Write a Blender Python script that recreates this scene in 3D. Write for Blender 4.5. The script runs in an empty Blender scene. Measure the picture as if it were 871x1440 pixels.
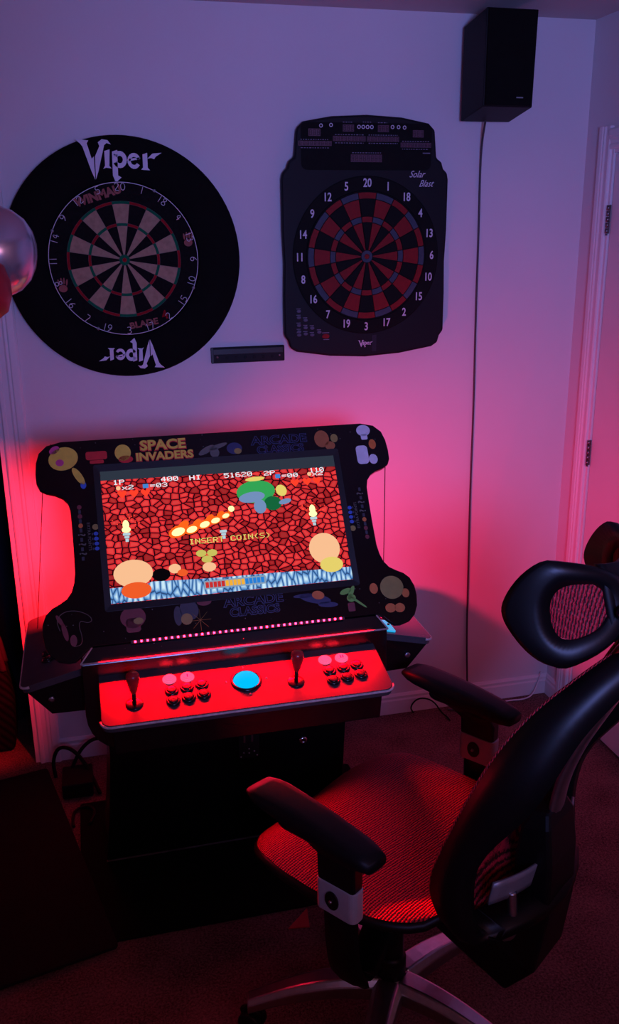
import bpy, math, random
from mathutils import Matrix, Vector, Euler
from math import sin, cos, pi, radians, sqrt

random.seed(7)
S = bpy.context.scene
COL = S.collection

# ------------------------------------------------------------------ camera
CAM_H, CAM_D = 1.7905, 2.9435
YAW, PIT, ROL, FPX = 0.2417, 0.3021, -0.0111, 1263.56
fw = Vector((sin(YAW) * cos(PIT), cos(YAW) * cos(PIT), -sin(PIT)))
r0 = Vector((cos(YAW), -sin(YAW), 0))
u0 = r0.cross(fw)
rt = r0 * cos(ROL) + u0 * sin(ROL)
upv = -r0 * sin(ROL) + u0 * cos(ROL)
cd = bpy.data.cameras.new('camera')
cam = bpy.data.objects.new('camera', cd)
COL.objects.link(cam)
cam.matrix_world = Matrix(((rt.x, upv.x, -fw.x, 0), (rt.y, upv.y, -fw.y, -CAM_D), (rt.z, upv.z, -fw.z, CAM_H), (0, 0, 0, 1)))
cd.sensor_fit = 'VERTICAL'
cd.sensor_height = 36
cd.lens = FPX / 1440 * 36
cd.clip_start = 0.02
S.camera = cam

# ------------------------------------------------------------------ world, exposure
w = bpy.data.worlds.new('world')
S.world = w
w.use_nodes = True
w.node_tree.nodes['Background'].inputs[0].default_value = (0.25, 0.16, 0.6, 1)
w.node_tree.nodes['Background'].inputs[1].default_value = 0.0
vs = S.view_settings
vs.view_transform = 'Standard'
vs.look = 'None'
vs.exposure = 0.0
vs.gamma = 1.0
vs.use_curve_mapping = False

# ------------------------------------------------------------------ room lights
def light(name, kind, loc, energy, color, aim=None, **kw):
    d = bpy.data.lights.new(name, kind)
    d.energy = energy
    d.color = color
    for k, v in kw.items():
        setattr(d, k, v)
    o = bpy.data.objects.new(name, d)
    COL.objects.link(o)
    o.location = loc
    if aim is not None:
        o.rotation_euler = Vector(aim).to_track_quat('-Z', 'Y').to_euler()
    return o

# violet spot lamp above and behind the camera, aimed at the back wall; an added weak rose fill light brightens the rest
light('violet_spot_lamp', 'SPOT', (0.26, -3.5, 1.78), 190.0, (0.24, 0.31, 1.0), aim=(0.86, 3.5, -0.14), shadow_soft_size=0.22, spot_size=radians(70), spot_blend=1.0)
light('rose_fill_light', 'POINT', (0.9, -3.6, 1.9), 8.0, (1.0, 0.38, 0.46), shadow_soft_size=0.25)
# red LED bars low behind the tilted screen, aimed back and down at the wall
light('red_led_bar_right', 'AREA', (0.62, -0.78, 0.905), 8.6, (1.0, 0.010, 0.09), aim=(0.55, 0.68, -0.52), shape='RECTANGLE', size=0.03, size_y=0.012, spread=radians(156))
light('red_led_bar_left', 'AREA', (-0.02, -0.60, 0.935), 11.5, (1.0, 0.007, 0.014), aim=(-0.25, 0.78, -0.62), shape='RECTANGLE', size=0.06, size_y=0.012, spread=radians(116))

# red LED strip under the lower edge of the screen panel, shining down on the control deck
light('deck_led_strip', 'AREA', (0.3100, -0.9745, 0.860), 8.5, (1.0, 0.0, 0.002), aim=(0, -0.66, -0.75), shape='RECTANGLE', size=0.66, size_y=0.004, spread=radians(66))

# unseen red light added under the deck edge to brighten the seat front
light('under_deck_fill', 'AREA', (0.3075, -1.128, 0.700), 0.75, (1.0, 0.01, 0.05), aim=(0, -0.85, -0.52), shape='RECTANGLE', size=0.40, size_y=0.004, spread=radians(130))

# ------------------------------------------------------------------ helpers
WM = {}

def lin(c):
    return tuple(((x / 255) / 12.92 if x / 255 <= 0.04045 else ((x / 255 + 0.055) / 1.055) ** 2.4) for x in c)

MATS = {}

def mat(name, rgb, rough=0.6, metal=0.0, var=0.12, scale=30.0, bump=0.0, bscale=200.0, spec=0.5, emit=None, estr=0.0, trans=0.0, coat=0.0):
    """principled material; colour broken up by noise, fine relief from a second noise"""
    if name in MATS:
        return MATS[name]
    m = bpy.data.materials.new(name)
    m.use_nodes = True
    nt = m.node_tree
    b = nt.nodes['Principled BSDF']
    c = lin(rgb)
    tc = nt.nodes.new('ShaderNodeTexCoord')
    if var > 0:
        n = nt.nodes.new('ShaderNodeTexNoise')
        n.inputs['Scale'].default_value = scale
        n.inputs['Detail'].default_value = 4
        nt.links.new(tc.outputs['Object'], n.inputs['Vector'])
        r = nt.nodes.new('ShaderNodeValToRGB')
        r.color_ramp.elements[0].position = 0.3
        r.color_ramp.elements[1].position = 0.7
        r.color_ramp.elements[0].color = tuple(x * (1 - var) for x in c) + (1,)
        r.color_ramp.elements[1].color = tuple(min(1, x * (1 + var)) for x in c) + (1,)
        nt.links.new(n.outputs['Fac'], r.inputs['Fac'])
        nt.links.new(r.outputs['Color'], b.inputs['Base Color'])
    else:
        b.inputs['Base Color'].default_value = c + (1,)
    b.inputs['Roughness'].default_value = rough
    b.inputs['Metallic'].default_value = metal
    b.inputs['Specular IOR Level'].default_value = spec
    b.inputs['Transmission Weight'].default_value = trans
    b.inputs['Coat Weight'].default_value = coat
    if bump > 0:
        n2 = nt.nodes.new('ShaderNodeTexNoise')
        n2.inputs['Scale'].default_value = bscale
        n2.inputs['Detail'].default_value = 3
        nt.links.new(tc.outputs['Object'], n2.inputs['Vector'])
        bp = nt.nodes.new('ShaderNodeBump')
        bp.inputs['Strength'].default_value = bump
        bp.inputs['Distance'].default_value = 0.002
        nt.links.new(n2.outputs['Fac'], bp.inputs['Height'])
        nt.links.new(bp.outputs['Normal'], b.inputs['Normal'])
    if emit is not None:
        b.inputs['Emission Color'].default_value = tuple(emit) + (1,)
        b.inputs['Emission Strength'].default_value = estr
    MATS[name] = m
    return m

def link(o, parent=None, mtx=None):
    COL.objects.link(o)
    mtx = mtx or Matrix.Identity(4)
    if parent is not None:
        o.parent = parent
        WM[o.name] = WM[parent.name] @ mtx
    else:
        WM[o.name] = mtx.copy()
    o.matrix_basis = mtx
    return o

def tag(o, label=None, cat=None, group=None, kind=None):
    if label: o['label'] = label
    if cat: o['category'] = cat
    if group: o['group'] = group
    if kind: o['kind'] = kind
    return o

def thing(name, label, cat, loc=(0, 0, 0), rotz=0.0, group=None):
    o = bpy.data.objects.new(name, None)
    o.empty_display_size = 0.05
    link(o, None, Matrix.Translation(loc) @ Matrix.Rotation(rotz, 4, 'Z'))
    return tag(o, label, cat, group)

def frame(o, X, Y, Z):
    X, Y, Z, o = Vector(X).normalized(), Vector(Y).normalized(), Vector(Z).normalized(), Vector(o)
    return Matrix(((X.x, Y.x, Z.x, o.x), (X.y, Y.y, Z.y, o.y), (X.z, Y.z, Z.z, o.z), (0, 0, 0, 1)))

class MB:
    """collects geometry in one coordinate frame and links it as ONE mesh object"""
    def __init__(self, M=None):
        self.v, self.f, self.sm, self.M = [], [], [], M or Matrix.Identity(4)
    def add(self, verts, faces, smooth=False, M=None):
        k = len(self.v)
        T = self.M @ M if M is not None else self.M
        self.v += [T @ Vector(q) for q in verts]
        self.f += [tuple(i + k for i in fc) for fc in faces]
        self.sm += [smooth] * len(faces)
        return self
    def box(self, lo, hi, M=None):
        (a, b, c), (d, e, f) = lo, hi
        V = [(a, b, c), (d, b, c), (d, e, c), (a, e, c), (a, b, f), (d, b, f), (d, e, f), (a, e, f)]
        return self.add(V, [(0, 3, 2, 1), (4, 5, 6, 7), (0, 1, 5, 4), (1, 2, 6, 5), (2, 3, 7, 6), (3, 0, 4, 7)], False, M)
    def prism(self, pts, z0, z1, M=None, smooth=False):
        n = len(pts)
        V = [(x, y, z0) for x, y in pts] + [(x, y, z1) for x, y in pts]
        k0 = len(self.f)
        self.add(V, [tuple(range(n - 1, -1, -1)), tuple(range(n, 2 * n))] + [(i, (i + 1) % n, n + (i + 1) % n, n + i) for i in range(n)], False, M)
        if smooth:
            for i in range(k0 + 2, len(self.f)): self.sm[i] = True
        return self
    def flat(self, pts, z=0.0, M=None):
        return self.add([(x, y, z) for x, y in pts], [tuple(range(len(pts)))], False, M)
    def ring(self, ro, ri, z0, z1, n=64, M=None):
        V = []
        for k in range(n):
            c, s = cos(2 * pi * k / n), sin(2 * pi * k / n)
            V += [(ro * c, ro * s, z0), (ro * c, ro * s, z1), (ri * c, ri * s, z1), (ri * c, ri * s, z0)]
        F = []
        for k in range(n):
            a, b = 4 * k, 4 * ((k + 1) % n)
            for j in range(4):
                F.append((a + j, b + j, b + (j + 1) % 4, a + (j + 1) % 4))
        return self.add(V, F, False, M)
    def lathe(self, prof, n=32, M=None, smooth=True, cap=True):
        V, F = [], []
        for k in range(n):
            c, s = cos(2 * pi * k / n), sin(2 * pi * k / n)
            V += [(r * c, r * s, z) for r, z in prof]
        m = len(prof)
        for k in range(n):
            a, b = k * m, ((k + 1) % n) * m
            for j in range(m - 1):
                F.append((a + j, b + j, b + j + 1, a + j + 1))
        if cap:
            if prof[0][0] > 1e-6: F.append(tuple(k * m for k in range(n - 1, -1, -1)))
            if prof[-1][0] > 1e-6: F.append(tuple(k * m + m - 1 for k in range(n)))
        return self.add(V, F, smooth, M)
    def tube(self, path, r, sides=8, M=None, closed=False, smooth=True, sx=1.0, sy=1.0, side=None):
        P = [Vector(q) for q in path]
        n = len(P)
        R = r if isinstance(r, (list, tuple)) else [r] * n
        V, F, prev = [], [], None
        for i in range(n):
            if closed: t = P[(i + 1) % n] - P[i - 1]
            else: t = P[min(i + 1, n - 1)] - P[max(i - 1, 0)]
            t = t.normalized() if t.length > 1e-9 else Vector((0, 0, 1))
            ref = Vector(side) if side is not None else (prev if prev is not None else (Vector((0, 0, 1)) if abs(t.z) < 0.9 else Vector((1, 0, 0))))
            nx = (ref - t * ref.dot(t))
            nx = nx.normalized() if nx.length > 1e-6 else t.orthogonal().normalized()
            ny = t.cross(nx)
            prev = nx
            for k in range(sides):
                a = 2 * pi * (k + 0.5) / sides
                V.append(P[i] + nx * cos(a) * R[i] * sx + ny * sin(a) * R[i] * sy)
        for i in range(n if closed else n - 1):
            a, b = i * sides, ((i + 1) % n) * sides
            for k in range(sides):
                F.append((a + k, a + (k + 1) % sides, b + (k + 1) % sides, b + k))
        if not closed:
            F += [tuple(range(sides - 1, -1, -1)), tuple((n - 1) * sides + k for k in range(sides))]
        return self.add(V, F, smooth, M)
    def grid(self, fn, nu, nv, smooth=True, M=None, wrap=False):
        V = [fn(i / nu, j / nv) for i in range(nu + 1) for j in range(nv + 1)]
        F = [(i * (nv + 1) + j, (i + 1) * (nv + 1) + j, (i + 1) * (nv + 1) + j + 1, i * (nv + 1) + j + 1) for i in range(nu) for j in range(nv)]
        return self.add(V, F, smooth, M)
    def loft(self, rings, M=None, smooth=True, cap=True):
        m = len(rings[0])
        V = [q for r in rings for q in r]
        F = []
        for i in range(len(rings) - 1):
            for k in range(m):
                F.append((i * m + k, i * m + (k + 1) % m, (i + 1) * m + (k + 1) % m, (i + 1) * m + k))
        if cap:
            F += [tuple(range(m - 1, -1, -1)), tuple((len(rings) - 1) * m + k for k in range(m))]
        return self.add(V, F, smooth, M)
    def mesh(self, name, m):
        me = bpy.data.meshes.new(name)
        me.from_pydata([tuple(q) for q in self.v], [], self.f)
        me.polygons.foreach_set('use_smooth', self.sm)
        me.materials.append(m)
        me.update()
        return me
    def build(self, name, m, parent=None, world=False, bevel=0.0, seg=2, solid=0.0, mtx=None, label=None, kind=None):
        if world and parent is not None:
            inv = WM[parent.name].inverted()
            self.v = [inv @ q for q in self.v]
        o = bpy.data.objects.new(name, self.mesh(name, m))
        link(o, parent, mtx)
        if solid:
            s = o.modifiers.new('solid', 'SOLIDIFY'); s.thickness = solid; s.offset = 0
        if bevel:
            b = o.modifiers.new('bevel', 'BEVEL'); b.width = bevel; b.segments = seg; b.limit_method = 'ANGLE'; b.angle_limit = radians(35)
            b.harden_normals = False
        tag(o, label, None, None, kind)
        return o

def inst(name, me, parent, mtx, label=None):
    """another object sharing a mesh"""
    o = bpy.data.objects.new(name, me)
    link(o, parent, mtx)
    return tag(o, label)

T = lambda x, y, z: Matrix.Translation((x, y, z))
RX = lambda a: Matrix.Rotation(a, 4, 'X')
RY = lambda a: Matrix.Rotation(a, 4, 'Y')
RZ = lambda a: Matrix.Rotation(a, 4, 'Z')

def text(name, body, size, m, parent, mtx, depth=0.0004, bold=0.0, shear=0.0, sx=1.0, align='CENTER', label=None, space=1.0):
    """built-in font lettering turned into a mesh part, lying in mtx's XY plane"""
    cu = bpy.data.curves.new(name, 'FONT')
    cu.body = body
    cu.size = size
    cu.align_x = align
    cu.align_y = 'CENTER'
    cu.extrude = depth
    cu.offset = bold
    cu.shear = shear
    cu.space_character = space
    cu.resolution_u = 3
    to = bpy.data.objects.new(name, cu)
    COL.objects.link(to)
    dg = bpy.context.evaluated_depsgraph_get()
    me = bpy.data.meshes.new_from_object(to.evaluated_get(dg))
    bpy.data.objects.remove(to)
    me.name = name
    me.materials.clear()
    me.materials.append(m)
    for q in me.vertices: q.co.x *= sx
    o = bpy.data.objects.new(name, me)
    link(o, parent, mtx)
    return tag(o, label)

def chaikin(P, n=2, closed=True):
    for _ in range(n):
        Q = []
        k = len(P)
        for i in range(k if closed else k - 1):
            a, b = P[i], P[(i + 1) % k]
            Q.append(tuple(x * 0.75 + y * 0.25 for x, y in zip(a, b)))
            Q.append(tuple(x * 0.25 + y * 0.75 for x, y in zip(a, b)))
        if not closed: Q = [P[0]] + Q + [P[-1]]
        P = Q
    return P

def rrect(x0, y0, x1, y1, r, n=5):
    out = []
    for cx, cy, a0 in ((x1 - r, y1 - r, 0), (x0 + r, y1 - r, 90), (x0 + r, y0 + r, 180), (x1 - r, y0 + r, 270)):
        for k in range(n + 1):
            a = radians(a0 + 90 * k / n)
            out.append((cx + r * cos(a), cy + r * sin(a)))
    return out

def ell(cx, cy, rx, ry, n=20, rot=0.0):
    return [(cx + rx * cos(a) * cos(rot) - ry * sin(a) * sin(rot), cy + rx * cos(a) * sin(rot) + ry * sin(a) * cos(rot)) for a in (2 * pi * k / n for k in range(n))]

def smooth_path(P, n=3):
    return chaikin([tuple(q) for q in P], n, closed=False)

# ------------------------------------------------------------------ materials
def wall_paint(name, rgb, bs=140.0, st=0.10):
    return mat(name, rgb, rough=0.85, var=0.03, scale=2.2, bump=st, bscale=bs, spec=0.25)

M_wall = wall_paint('wall_paint', (214, 208, 212))
M_ceil = wall_paint('ceiling_paint', (196, 188, 190), 90, 0.25)
M_trim = mat('trim_paint', (222, 216, 220), rough=0.42, var=0.03, scale=5, spec=0.4)
M_door = mat('door_paint', (214, 206, 210), rough=0.5, var=0.04, scale=4, bump=0.05, bscale=60)
M_black = mat('black_plastic', (17, 17, 19), rough=0.45, var=0.15)
M_matte = mat('matte_black', (11, 11, 12), rough=0.8, var=0.2, spec=0.2)
M_gloss = mat('gloss_black', (7, 7, 8), rough=0.10, var=0.1)
M_foam = mat('black_foam', (9, 9, 10), rough=0.9, var=0.2, bump=0.15, bscale=300, spec=0.15)
M_chrome = mat('polished_metal', (205, 205, 210), rough=0.16, metal=1.0, var=0.05)
M_alu = mat('brushed_aluminium', (178, 178, 184), rough=0.34, metal=1.0, var=0.08, scale=60)
M_silverp = mat('silver_plastic', (150, 150, 156), rough=0.45, metal=0.5, var=0.05)
M_wire = mat('board_wire', (214, 212, 222), rough=0.45, metal=0.1, var=0.05)
M_hinge = mat('hinge_metal', (120, 112, 116), rough=0.35, metal=0.9, var=0.15)
M_white = mat('white_print', (205, 200, 214), rough=0.6, var=0.05)
M_cable = mat('black_cable', (7, 6, 7), rough=0.7, var=0.1, spec=0.2)
M_gcable = mat('grey_cable', (60, 52, 58), rough=0.5, var=0.1)

# carpet: short pile, speckled
def carpet():
    m = mat('carpet', (112, 84, 84), rough=0.95, var=0.0, spec=0.1)
    nt = m.node_tree; b = nt.nodes['Principled BSDF']
    tc = nt.nodes.new('ShaderNodeTexCoord')
    n1 = nt.nodes.new('ShaderNodeTexNoise'); n1.inputs['Scale'].default_value = 160; n1.inputs['Detail'].default_value = 6; n1.inputs['Roughness'].default_value = 0.8
    nt.links.new(tc.outputs['Object'], n1.inputs['Vector'])
    n2 = nt.nodes.new('ShaderNodeTexNoise'); n2.inputs['Scale'].default_value = 6; n2.inputs['Detail'].default_value = 3
    nt.links.new(tc.outputs['Object'], n2.inputs['Vector'])
    r = nt.nodes.new('ShaderNodeValToRGB')
    r.color_ramp.elements[0].position = 0.36; r.color_ramp.elements[0].color = lin((56, 36, 38)) + (1,)
    r.color_ramp.elements[1].position = 0.66; r.color_ramp.elements[1].color = lin((158, 118, 114)) + (1,)
    mx = nt.nodes.new('ShaderNodeMath'); mx.operation = 'MULTIPLY_ADD'; mx.inputs[1].default_value = 0.25; 
    nt.links.new(n2.outputs['Fac'], mx.inputs[0])
    ms = nt.nodes.new('ShaderNodeMath'); ms.operation = 'SUBTRACT'; ms.inputs[1].default_value = 0.125
    nt.links.new(n1.outputs['Fac'], ms.inputs[0]); nt.links.new(ms.outputs[0], mx.inputs[2])
    nt.links.new(mx.outputs[0], r.inputs['Fac'])
    nt.links.new(r.outputs['Color'], b.inputs['Base Color'])
    bp = nt.nodes.new('ShaderNodeBump'); bp.inputs['Strength'].default_value = 0.9; bp.inputs['Distance'].default_value = 0.006
    nt.links.new(n1.outputs['Fac'], bp.inputs['Height']); nt.links.new(bp.outputs['Normal'], b.inputs['Normal'])
    return m
M_carpet = carpet()

# ------------------------------------------------------------------ the room
XR, H = 1.7055, 2.44
XL, YF = -1.9, -4.3
DX0, DX1, DH = -1.08, -0.27, 2.04            # closet opening in the back wall
def struct(o): o['kind'] = 'structure'; return o
struct(MB().box((XL - .1, YF - .1, -.1), (XR + .1, 1.0, 0)).build('floor', M_carpet))
struct(MB().box((XL - .1, YF - .1, H), (XR + .1, 1.0, H + .1)).build('ceiling', M_ceil))
bw = MB()
bw.box((DX1, 0, 0), (XR + .1, .12, H)); bw.box((XL - .1, 0, 0), (DX0, .12, H)); bw.box((DX0, 0, DH), (DX1, .12, H))
bw = struct(bw.build('wall_back', M_wall))
rw = MB()
DY0, DY1, DT = -0.163, -0.945, 2.035          # door opening in the right wall
rw.box((XR, DY0, 0), (XR + .12, .12, H)); rw.box((XR, YF, 0), (XR + .12, DY1, H)); rw.box((XR, DY1, DT), (XR + .12, DY0, H))
struct(rw.build('wall_right', M_wall))
struct(MB().box((XL - .12, YF, 0), (XL, 1.0, H)).build('wall_left', M_wall))
struct(MB().box((XL - .1, YF - .12, 0), (XR + .1, YF, H)).build('wall_front', M_wall))
# closet behind the opening
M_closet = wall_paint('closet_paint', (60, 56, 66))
cw = MB(); cw.box((XL, .85, 0), (0.3, .97, H)); cw.box((0.3, .12, 0), (.42, .97, H))
struct(cw.build('wall_closet', M_closet))

def casing_profile(w):      # moulded casing section: (across, proud)
    return [(0, 0), (0, .010), (.004, .013), (.012, .013), (.016, .010), (w * .42, .011), (w * .50, .015), (w * .60, .015), (w * .66, .018), (w - .006, .019), (w, .015), (w, 0)]
def sweep_casing(mb, o, across, along, out, L, w):
    pr = casing_profile(w)
    A_, B_, N_ = Vector(across), Vector(along), Vector(out)
    o = Vector(o)
    r1 = [o + A_ * a + N_ * p for a, p in pr]
    mb.loft([r1, [q + B_ * L for q in r1]], smooth=False)
t1 = MB()
sweep_casing(t1, (DX1, 0, 0), (1, 0, 0), (0, 0, 1), (0, -1, 0), DH + .072, .072)
sweep_casing(t1, (DX0, 0, 0), (-1, 0, 0), (0, 0, 1), (0, -1, 0), DH + .072, .072)
sweep_casing(t1, (DX0, 0, DH), (0, 0, 1), (1, 0, 0), (0, -1, 0), DX1 - DX0, .072)
t1.box((DX1 - .016, -.002, 0), (DX1, .122, DH)); t1.box((DX0, -.002, 0), (DX0 + .016, .122, DH)); t1.box((DX0, -.002, DH - .016), (DX1, .122, DH))
struct(t1.build('trim_1', M_trim))
t2 = MB()
sweep_casing(t2, (XR, DY0, 0), (0, 1, 0), (0, 0, 1), (-1, 0, 0), DT + .07, .062)
sweep_casing(t2, (XR, DY1, 0), (0, -1, 0), (0, 0, 1), (-1, 0, 0), DT + .07, .062)
sweep_casing(t2, (XR, DY1, DT), (0, 0, 1), (0, 1, 0), (-1, 0, 0), DY0 - DY1, .062)
t2.box((XR - .002, DY0 - .012, 0), (XR + .12, DY0, DT)); t2.box((XR - .002, DY1, 0), (XR + .12, DY1 + .012, DT)); t2.box((XR, DY1, DT - .012), (XR + .12, DY0, DT))
struct(t2.build('trim_2', M_trim))
def baseboard(name, o, along, out, L):
    pr = [(0, 0), (0, .012), (.055, .012), (.062, .009), (.072, .010), (.080, .005), (.082, 0)]
    o, B_, N_ = Vector(o), Vector(along), Vector(out)
    r1 = [o + Vector((0, 0, 1)) * a + N_ * p for a, p in pr]
    mb = MB(); mb.loft([r1, [q + B_ * L for q in r1]], smooth=False)
    return struct(mb.build(name, M_trim))
baseboard('baseboard_back', (DX1 + .072, 0, 0), (1, 0, 0), (0, -1, 0), XR - DX1 - .072)
baseboard('baseboard_right', (XR, DY0 + .062, 0), (0, 1, 0), (-1, 0, 0), -DY0 - .062)
baseboard('baseboard_side', (XR, YF, 0), (0, 1, 0), (-1, 0, 0), DY1 - .062 - YF)
# the door itself, shut, flush with the casing; two hinges show
dr = struct(MB().box((XR + .004, DY1 + .014, .012), (XR + .040, DY0 - .016, DT - .015)).build('door_1', M_door, bevel=.002))
for hz in (1.82, 1.035, 0.25):
    hb = MB()
    hb.box((XR - .001, DY0 - .016, hz - .045), (XR + .003, DY0 + .004, hz + .045))
    for k in range(5):
        hb.lathe([(.0055, hz - .045 + k * .018), (.0055, hz - .0285 + k * .018)], 10, T(XR - .005, DY0 - .012, 0))
    hg = hb.build('hinge', M_hinge, dr)
    MB().lathe([(0, hz - .051), (.004, hz - .051), (.0035, hz - .046)], 8, T(XR - .005, DY0 - .012, 0)).build('pin', M_hinge, hg)
kn = MB(); kn.lathe([(.028, 0), (.028, .006), (.012, .010), (.010, .03), (.024, .042), (.026, .055), (.018, .064), (0, .066)], 20, frame((XR + .004, DY1 + .08, .95), (0, 1, 0), (0, 0, 1), (-1, 0, 0)))
kn.build('door_knob', M_chrome, dr)

# ------------------------------------------------------------------ writing shared by the boards
def logo_viper(parent, mtx, h, m, name='lettering'):
    """the word in pointed letters: a big flared V and small 'iper'"""
    g = MB()
    k = h
    # V: flared left arm, narrow right arm with a hooked head, sharp foot
    g.prism([(-1.62 * k, .62 * k), (-1.05 * k, .60 * k), (-1.12 * k, .48 * k), (-.93 * k, -.12 * k), (-.84 * k, -.02 * k), (-.80 * k, -.95 * k), (-.95 * k, -.62 * k), (-1.30 * k, .34 * k), (-1.40 * k, .46 * k)], 0, .0008)
    g.prism([(-.66 * k, -.60 * k), (-.77 * k, -.93 * k), (-.79 * k, -.02 * k), (-.60 * k, .40 * k), (-.66 * k, .55 * k), (-.50 * k, .68 * k), (-.26 * k, .66 * k), (-.12 * k, .50 * k), (-.30 * k, .54 * k), (-.40 * k, .46 * k), (-.44 * k, .30 * k)], 0, .0008)
    # i
    g.prism([(-.40 * k, .22 * k), (-.18 * k, .30 * k), (-.20 * k, -.36 * k), (-.10 * k, -.46 * k), (-.34 * k, -.44 * k), (-.46 * k, -.50 * k), (-.38 * k, -.36 * k)], 0, .0008)
    # p: stem with a long pointed tail, bowl
    g.prism([(-.08 * k, .22 * k), (.14 * k, .30 * k), (.16 * k, -.72 * k), (.30 * k, -.80 * k), (.06 * k, -1.02 * k), (-.06 * k, -.74 * k)], 0, .0008)
    def bowl(cx, cy, ro, ri, a0, a1, sq=1.15, n=14):
        O_ = [(cx + ro * cos(radians(a)) , cy + sq * ro * sin(radians(a))) for a in [a0 + (a1 - a0) * i / n for i in range(n + 1)]]
        I_ = [(cx + ri * cos(radians(a)), cy + sq * ri * sin(radians(a))) for a in [a1 + (a0 - a1) * i / n for i in range(n + 1)]]
        return O_ + I_
    g.prism([(x * k, y * k) for x, y in bowl(.24, -.08, .30, .13, 150, -150)], 0, .0008)
    # e
    g.prism([(x * k, y * k) for x, y in bowl(.84, -.10, .28, .14, 20, 330)], 0, .0008)
    g.prism([(.62 * k, -.12 * k), (1.08 * k, -.02 * k), (1.10 * k, .06 * k), (.62 * k, -.03 * k)], 0, .0008)
    # r with a thrown-out ear
    g.prism([(1.20 * k, .18 * k), (1.40 * k, .26 * k), (1.42 * k, -.34 * k), (1.52 * k, -.44 * k), (1.14 * k, -.44 * k), (1.22 * k, -.34 * k)], 0, .0008)
    g.prism([(1.40 * k, .02 * k), (1.62 * k, .24 * k), (2.02 * k, .30 * k), (1.76 * k, .12 * k), (1.70 * k, .02 * k), (1.56 * k, .06 * k)], 0, .0008)
    return g.build(name, m, parent, mtx=mtx, label='pale pointed lettering of the maker')

def sector_mesh(name, m, r0_, r1_, half, h, n=5, gap=0.0):
    mb = MB()
    P = []
    for k in range(n + 1):
        a = -half + 2 * half * k / n
        P.append((r1_, a))
    for k in range(n, -1, -1):
        a = -half + 2 * half * k / n
        P.append((r0_, a))
    pts = []
    for r, a in P:
        g = gap / r if r > 1e-6 else 0
        s = (half - g) / half
        pts.append((r * sin(a * s), r * cos(a * s)))
    mb.prism(pts[::-1], 0, h)
    return mb.mesh(name, m)

ORDER = [20, 1, 18, 4, 13, 6, 10, 15, 2, 17, 3, 19, 7, 16, 8, 11, 14, 9, 12, 5]
WALLF = lambda x, y, z: frame((x, y, z), (1, 0, 0), (0, 0, 1), (0, -1, 0))     # XY on the wall, Z into the room

# ------------------------------------------------------------------ dartboard surround
BX, BZ = 0.1435, 1.715
sur = thing('dartboard_surround', 'thick black foam surround ring around the bristle dartboard, pale lettering top and bottom', 'dartboard surround', (BX, 0, BZ - .354))
fr = WALLF(BX, 0, BZ)
sb = MB(fr)
pr = [(.2275, 0.003), (.2275, .046), (.231, .050), (.348, .050), (.354, .044), (.355, .008), (.352, 0.003)]
V, F = [], []
nn = 96
for k in range(nn):
    c, s = cos(2 * pi * k / nn), sin(2 * pi * k / nn)
    V += [(r * c, r * s, z) for r, z in pr]
mm = len(pr)
for k in range(nn):
    a, b = k * mm, ((k + 1) % nn) * mm
    for j in range(mm):
        F.append((a + j, b + j, b + (j + 1) % mm, a + (j + 1) % mm))
sb.add(V, F, True)
sb.build('foam_ring', M_foam, sur, world=True)
lw = WM[sur.name].inverted()
logo_viper(sur, lw @ WALLF(BX - .012, -.0502, BZ + .292) @ RZ(radians(-3)) @ Matrix.Diagonal((1.0, 1.0, 1, 1)), .069, M_white)
logo_viper(sur, lw @ WALLF(BX + .012, -.0502, BZ - .292) @ RZ(radians(177)), .056, M_white)

# ------------------------------------------------------------------ bristle dartboard
db = thing('bristle_dartboard', 'round bristle dartboard with cream and black beds and a wire number ring', 'dartboard', (BX - .002, 0, BZ - .2255))
lw = WM[db.name].inverted()
M_sisal_b = mat('sisal_black', (20, 19, 20), rough=0.95, var=0.3, scale=90, bump=0.3, bscale=700, spec=0.1)
M_sisal_c = mat('sisal_cream', (158, 130, 106), rough=0.95, var=0.15, scale=60, bump=0.3, bscale=700, spec=0.1)
M_sisal_r = mat('sisal_red', (140, 24, 32), rough=0.95, var=0.15, scale=60, bump=0.3, bscale=700, spec=0.1)
M_sisal_g = mat('sisal_green', (18, 92, 62), rough=0.95, var=0.15, scale=60, bump=0.3, bscale=700, spec=0.1)
MB(WALLF(BX - .002, 0, BZ)).lathe([(.2, .012), (.2255, .014), (.2255, .051), (.222, .0535), (0, .0535)], 72, smooth=False).build('board', M_sisal_b, db, world=True)
fb = lw @ WALLF(BX - .002, -.0535, BZ)
hs = pi / 20
beds = []
for r_in, r_out, mA, mB in ((.0159, .099, M_sisal_c, M_sisal_b), (.099, .107, M_sisal_g, M_sisal_r), (.107, .162, M_sisal_c, M_sisal_b), (.162, .170, M_sisal_g, M_sisal_r)):
    beds.append((sector_mesh('bed', mA, r_in, r_out, hs, .0006), sector_mesh('bed', mB, r_in, r_out, hs, .0006)))
for k in range(20):
    for A_, B_ in beds:
        inst('bed', A_ if k % 2 == 0 else B_, db, fb @ RZ(-2 * hs * k))
bl = MB(); bl.lathe([(.0159, 0), (.0159, .0008), (0, .0008)], 24, smooth=False); bl.build('outer_bull', M_sisal_g, db, mtx=fb)
bl = MB(); bl.lathe([(.0064, 0), (.0064, .0016), (0, .0016)], 16, smooth=False); bl.build('bull', M_sisal_r, db, mtx=fb)
sp = MB()
for r in (.170, .162, .107, .099, .0159, .0064):
    sp.tube([(r * cos(2 * pi * k / 60), r * sin(2 * pi * k / 60), .0014) for k in range(60)], .00035, 4, closed=True)
for k in range(20):
    a = (k + .5) * 2 * hs
    sp.tube([(.0159 * sin(a), .0159 * cos(a), .0014), (.170 * sin(a), .170 * cos(a), .0014)], .00035, 4)
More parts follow.
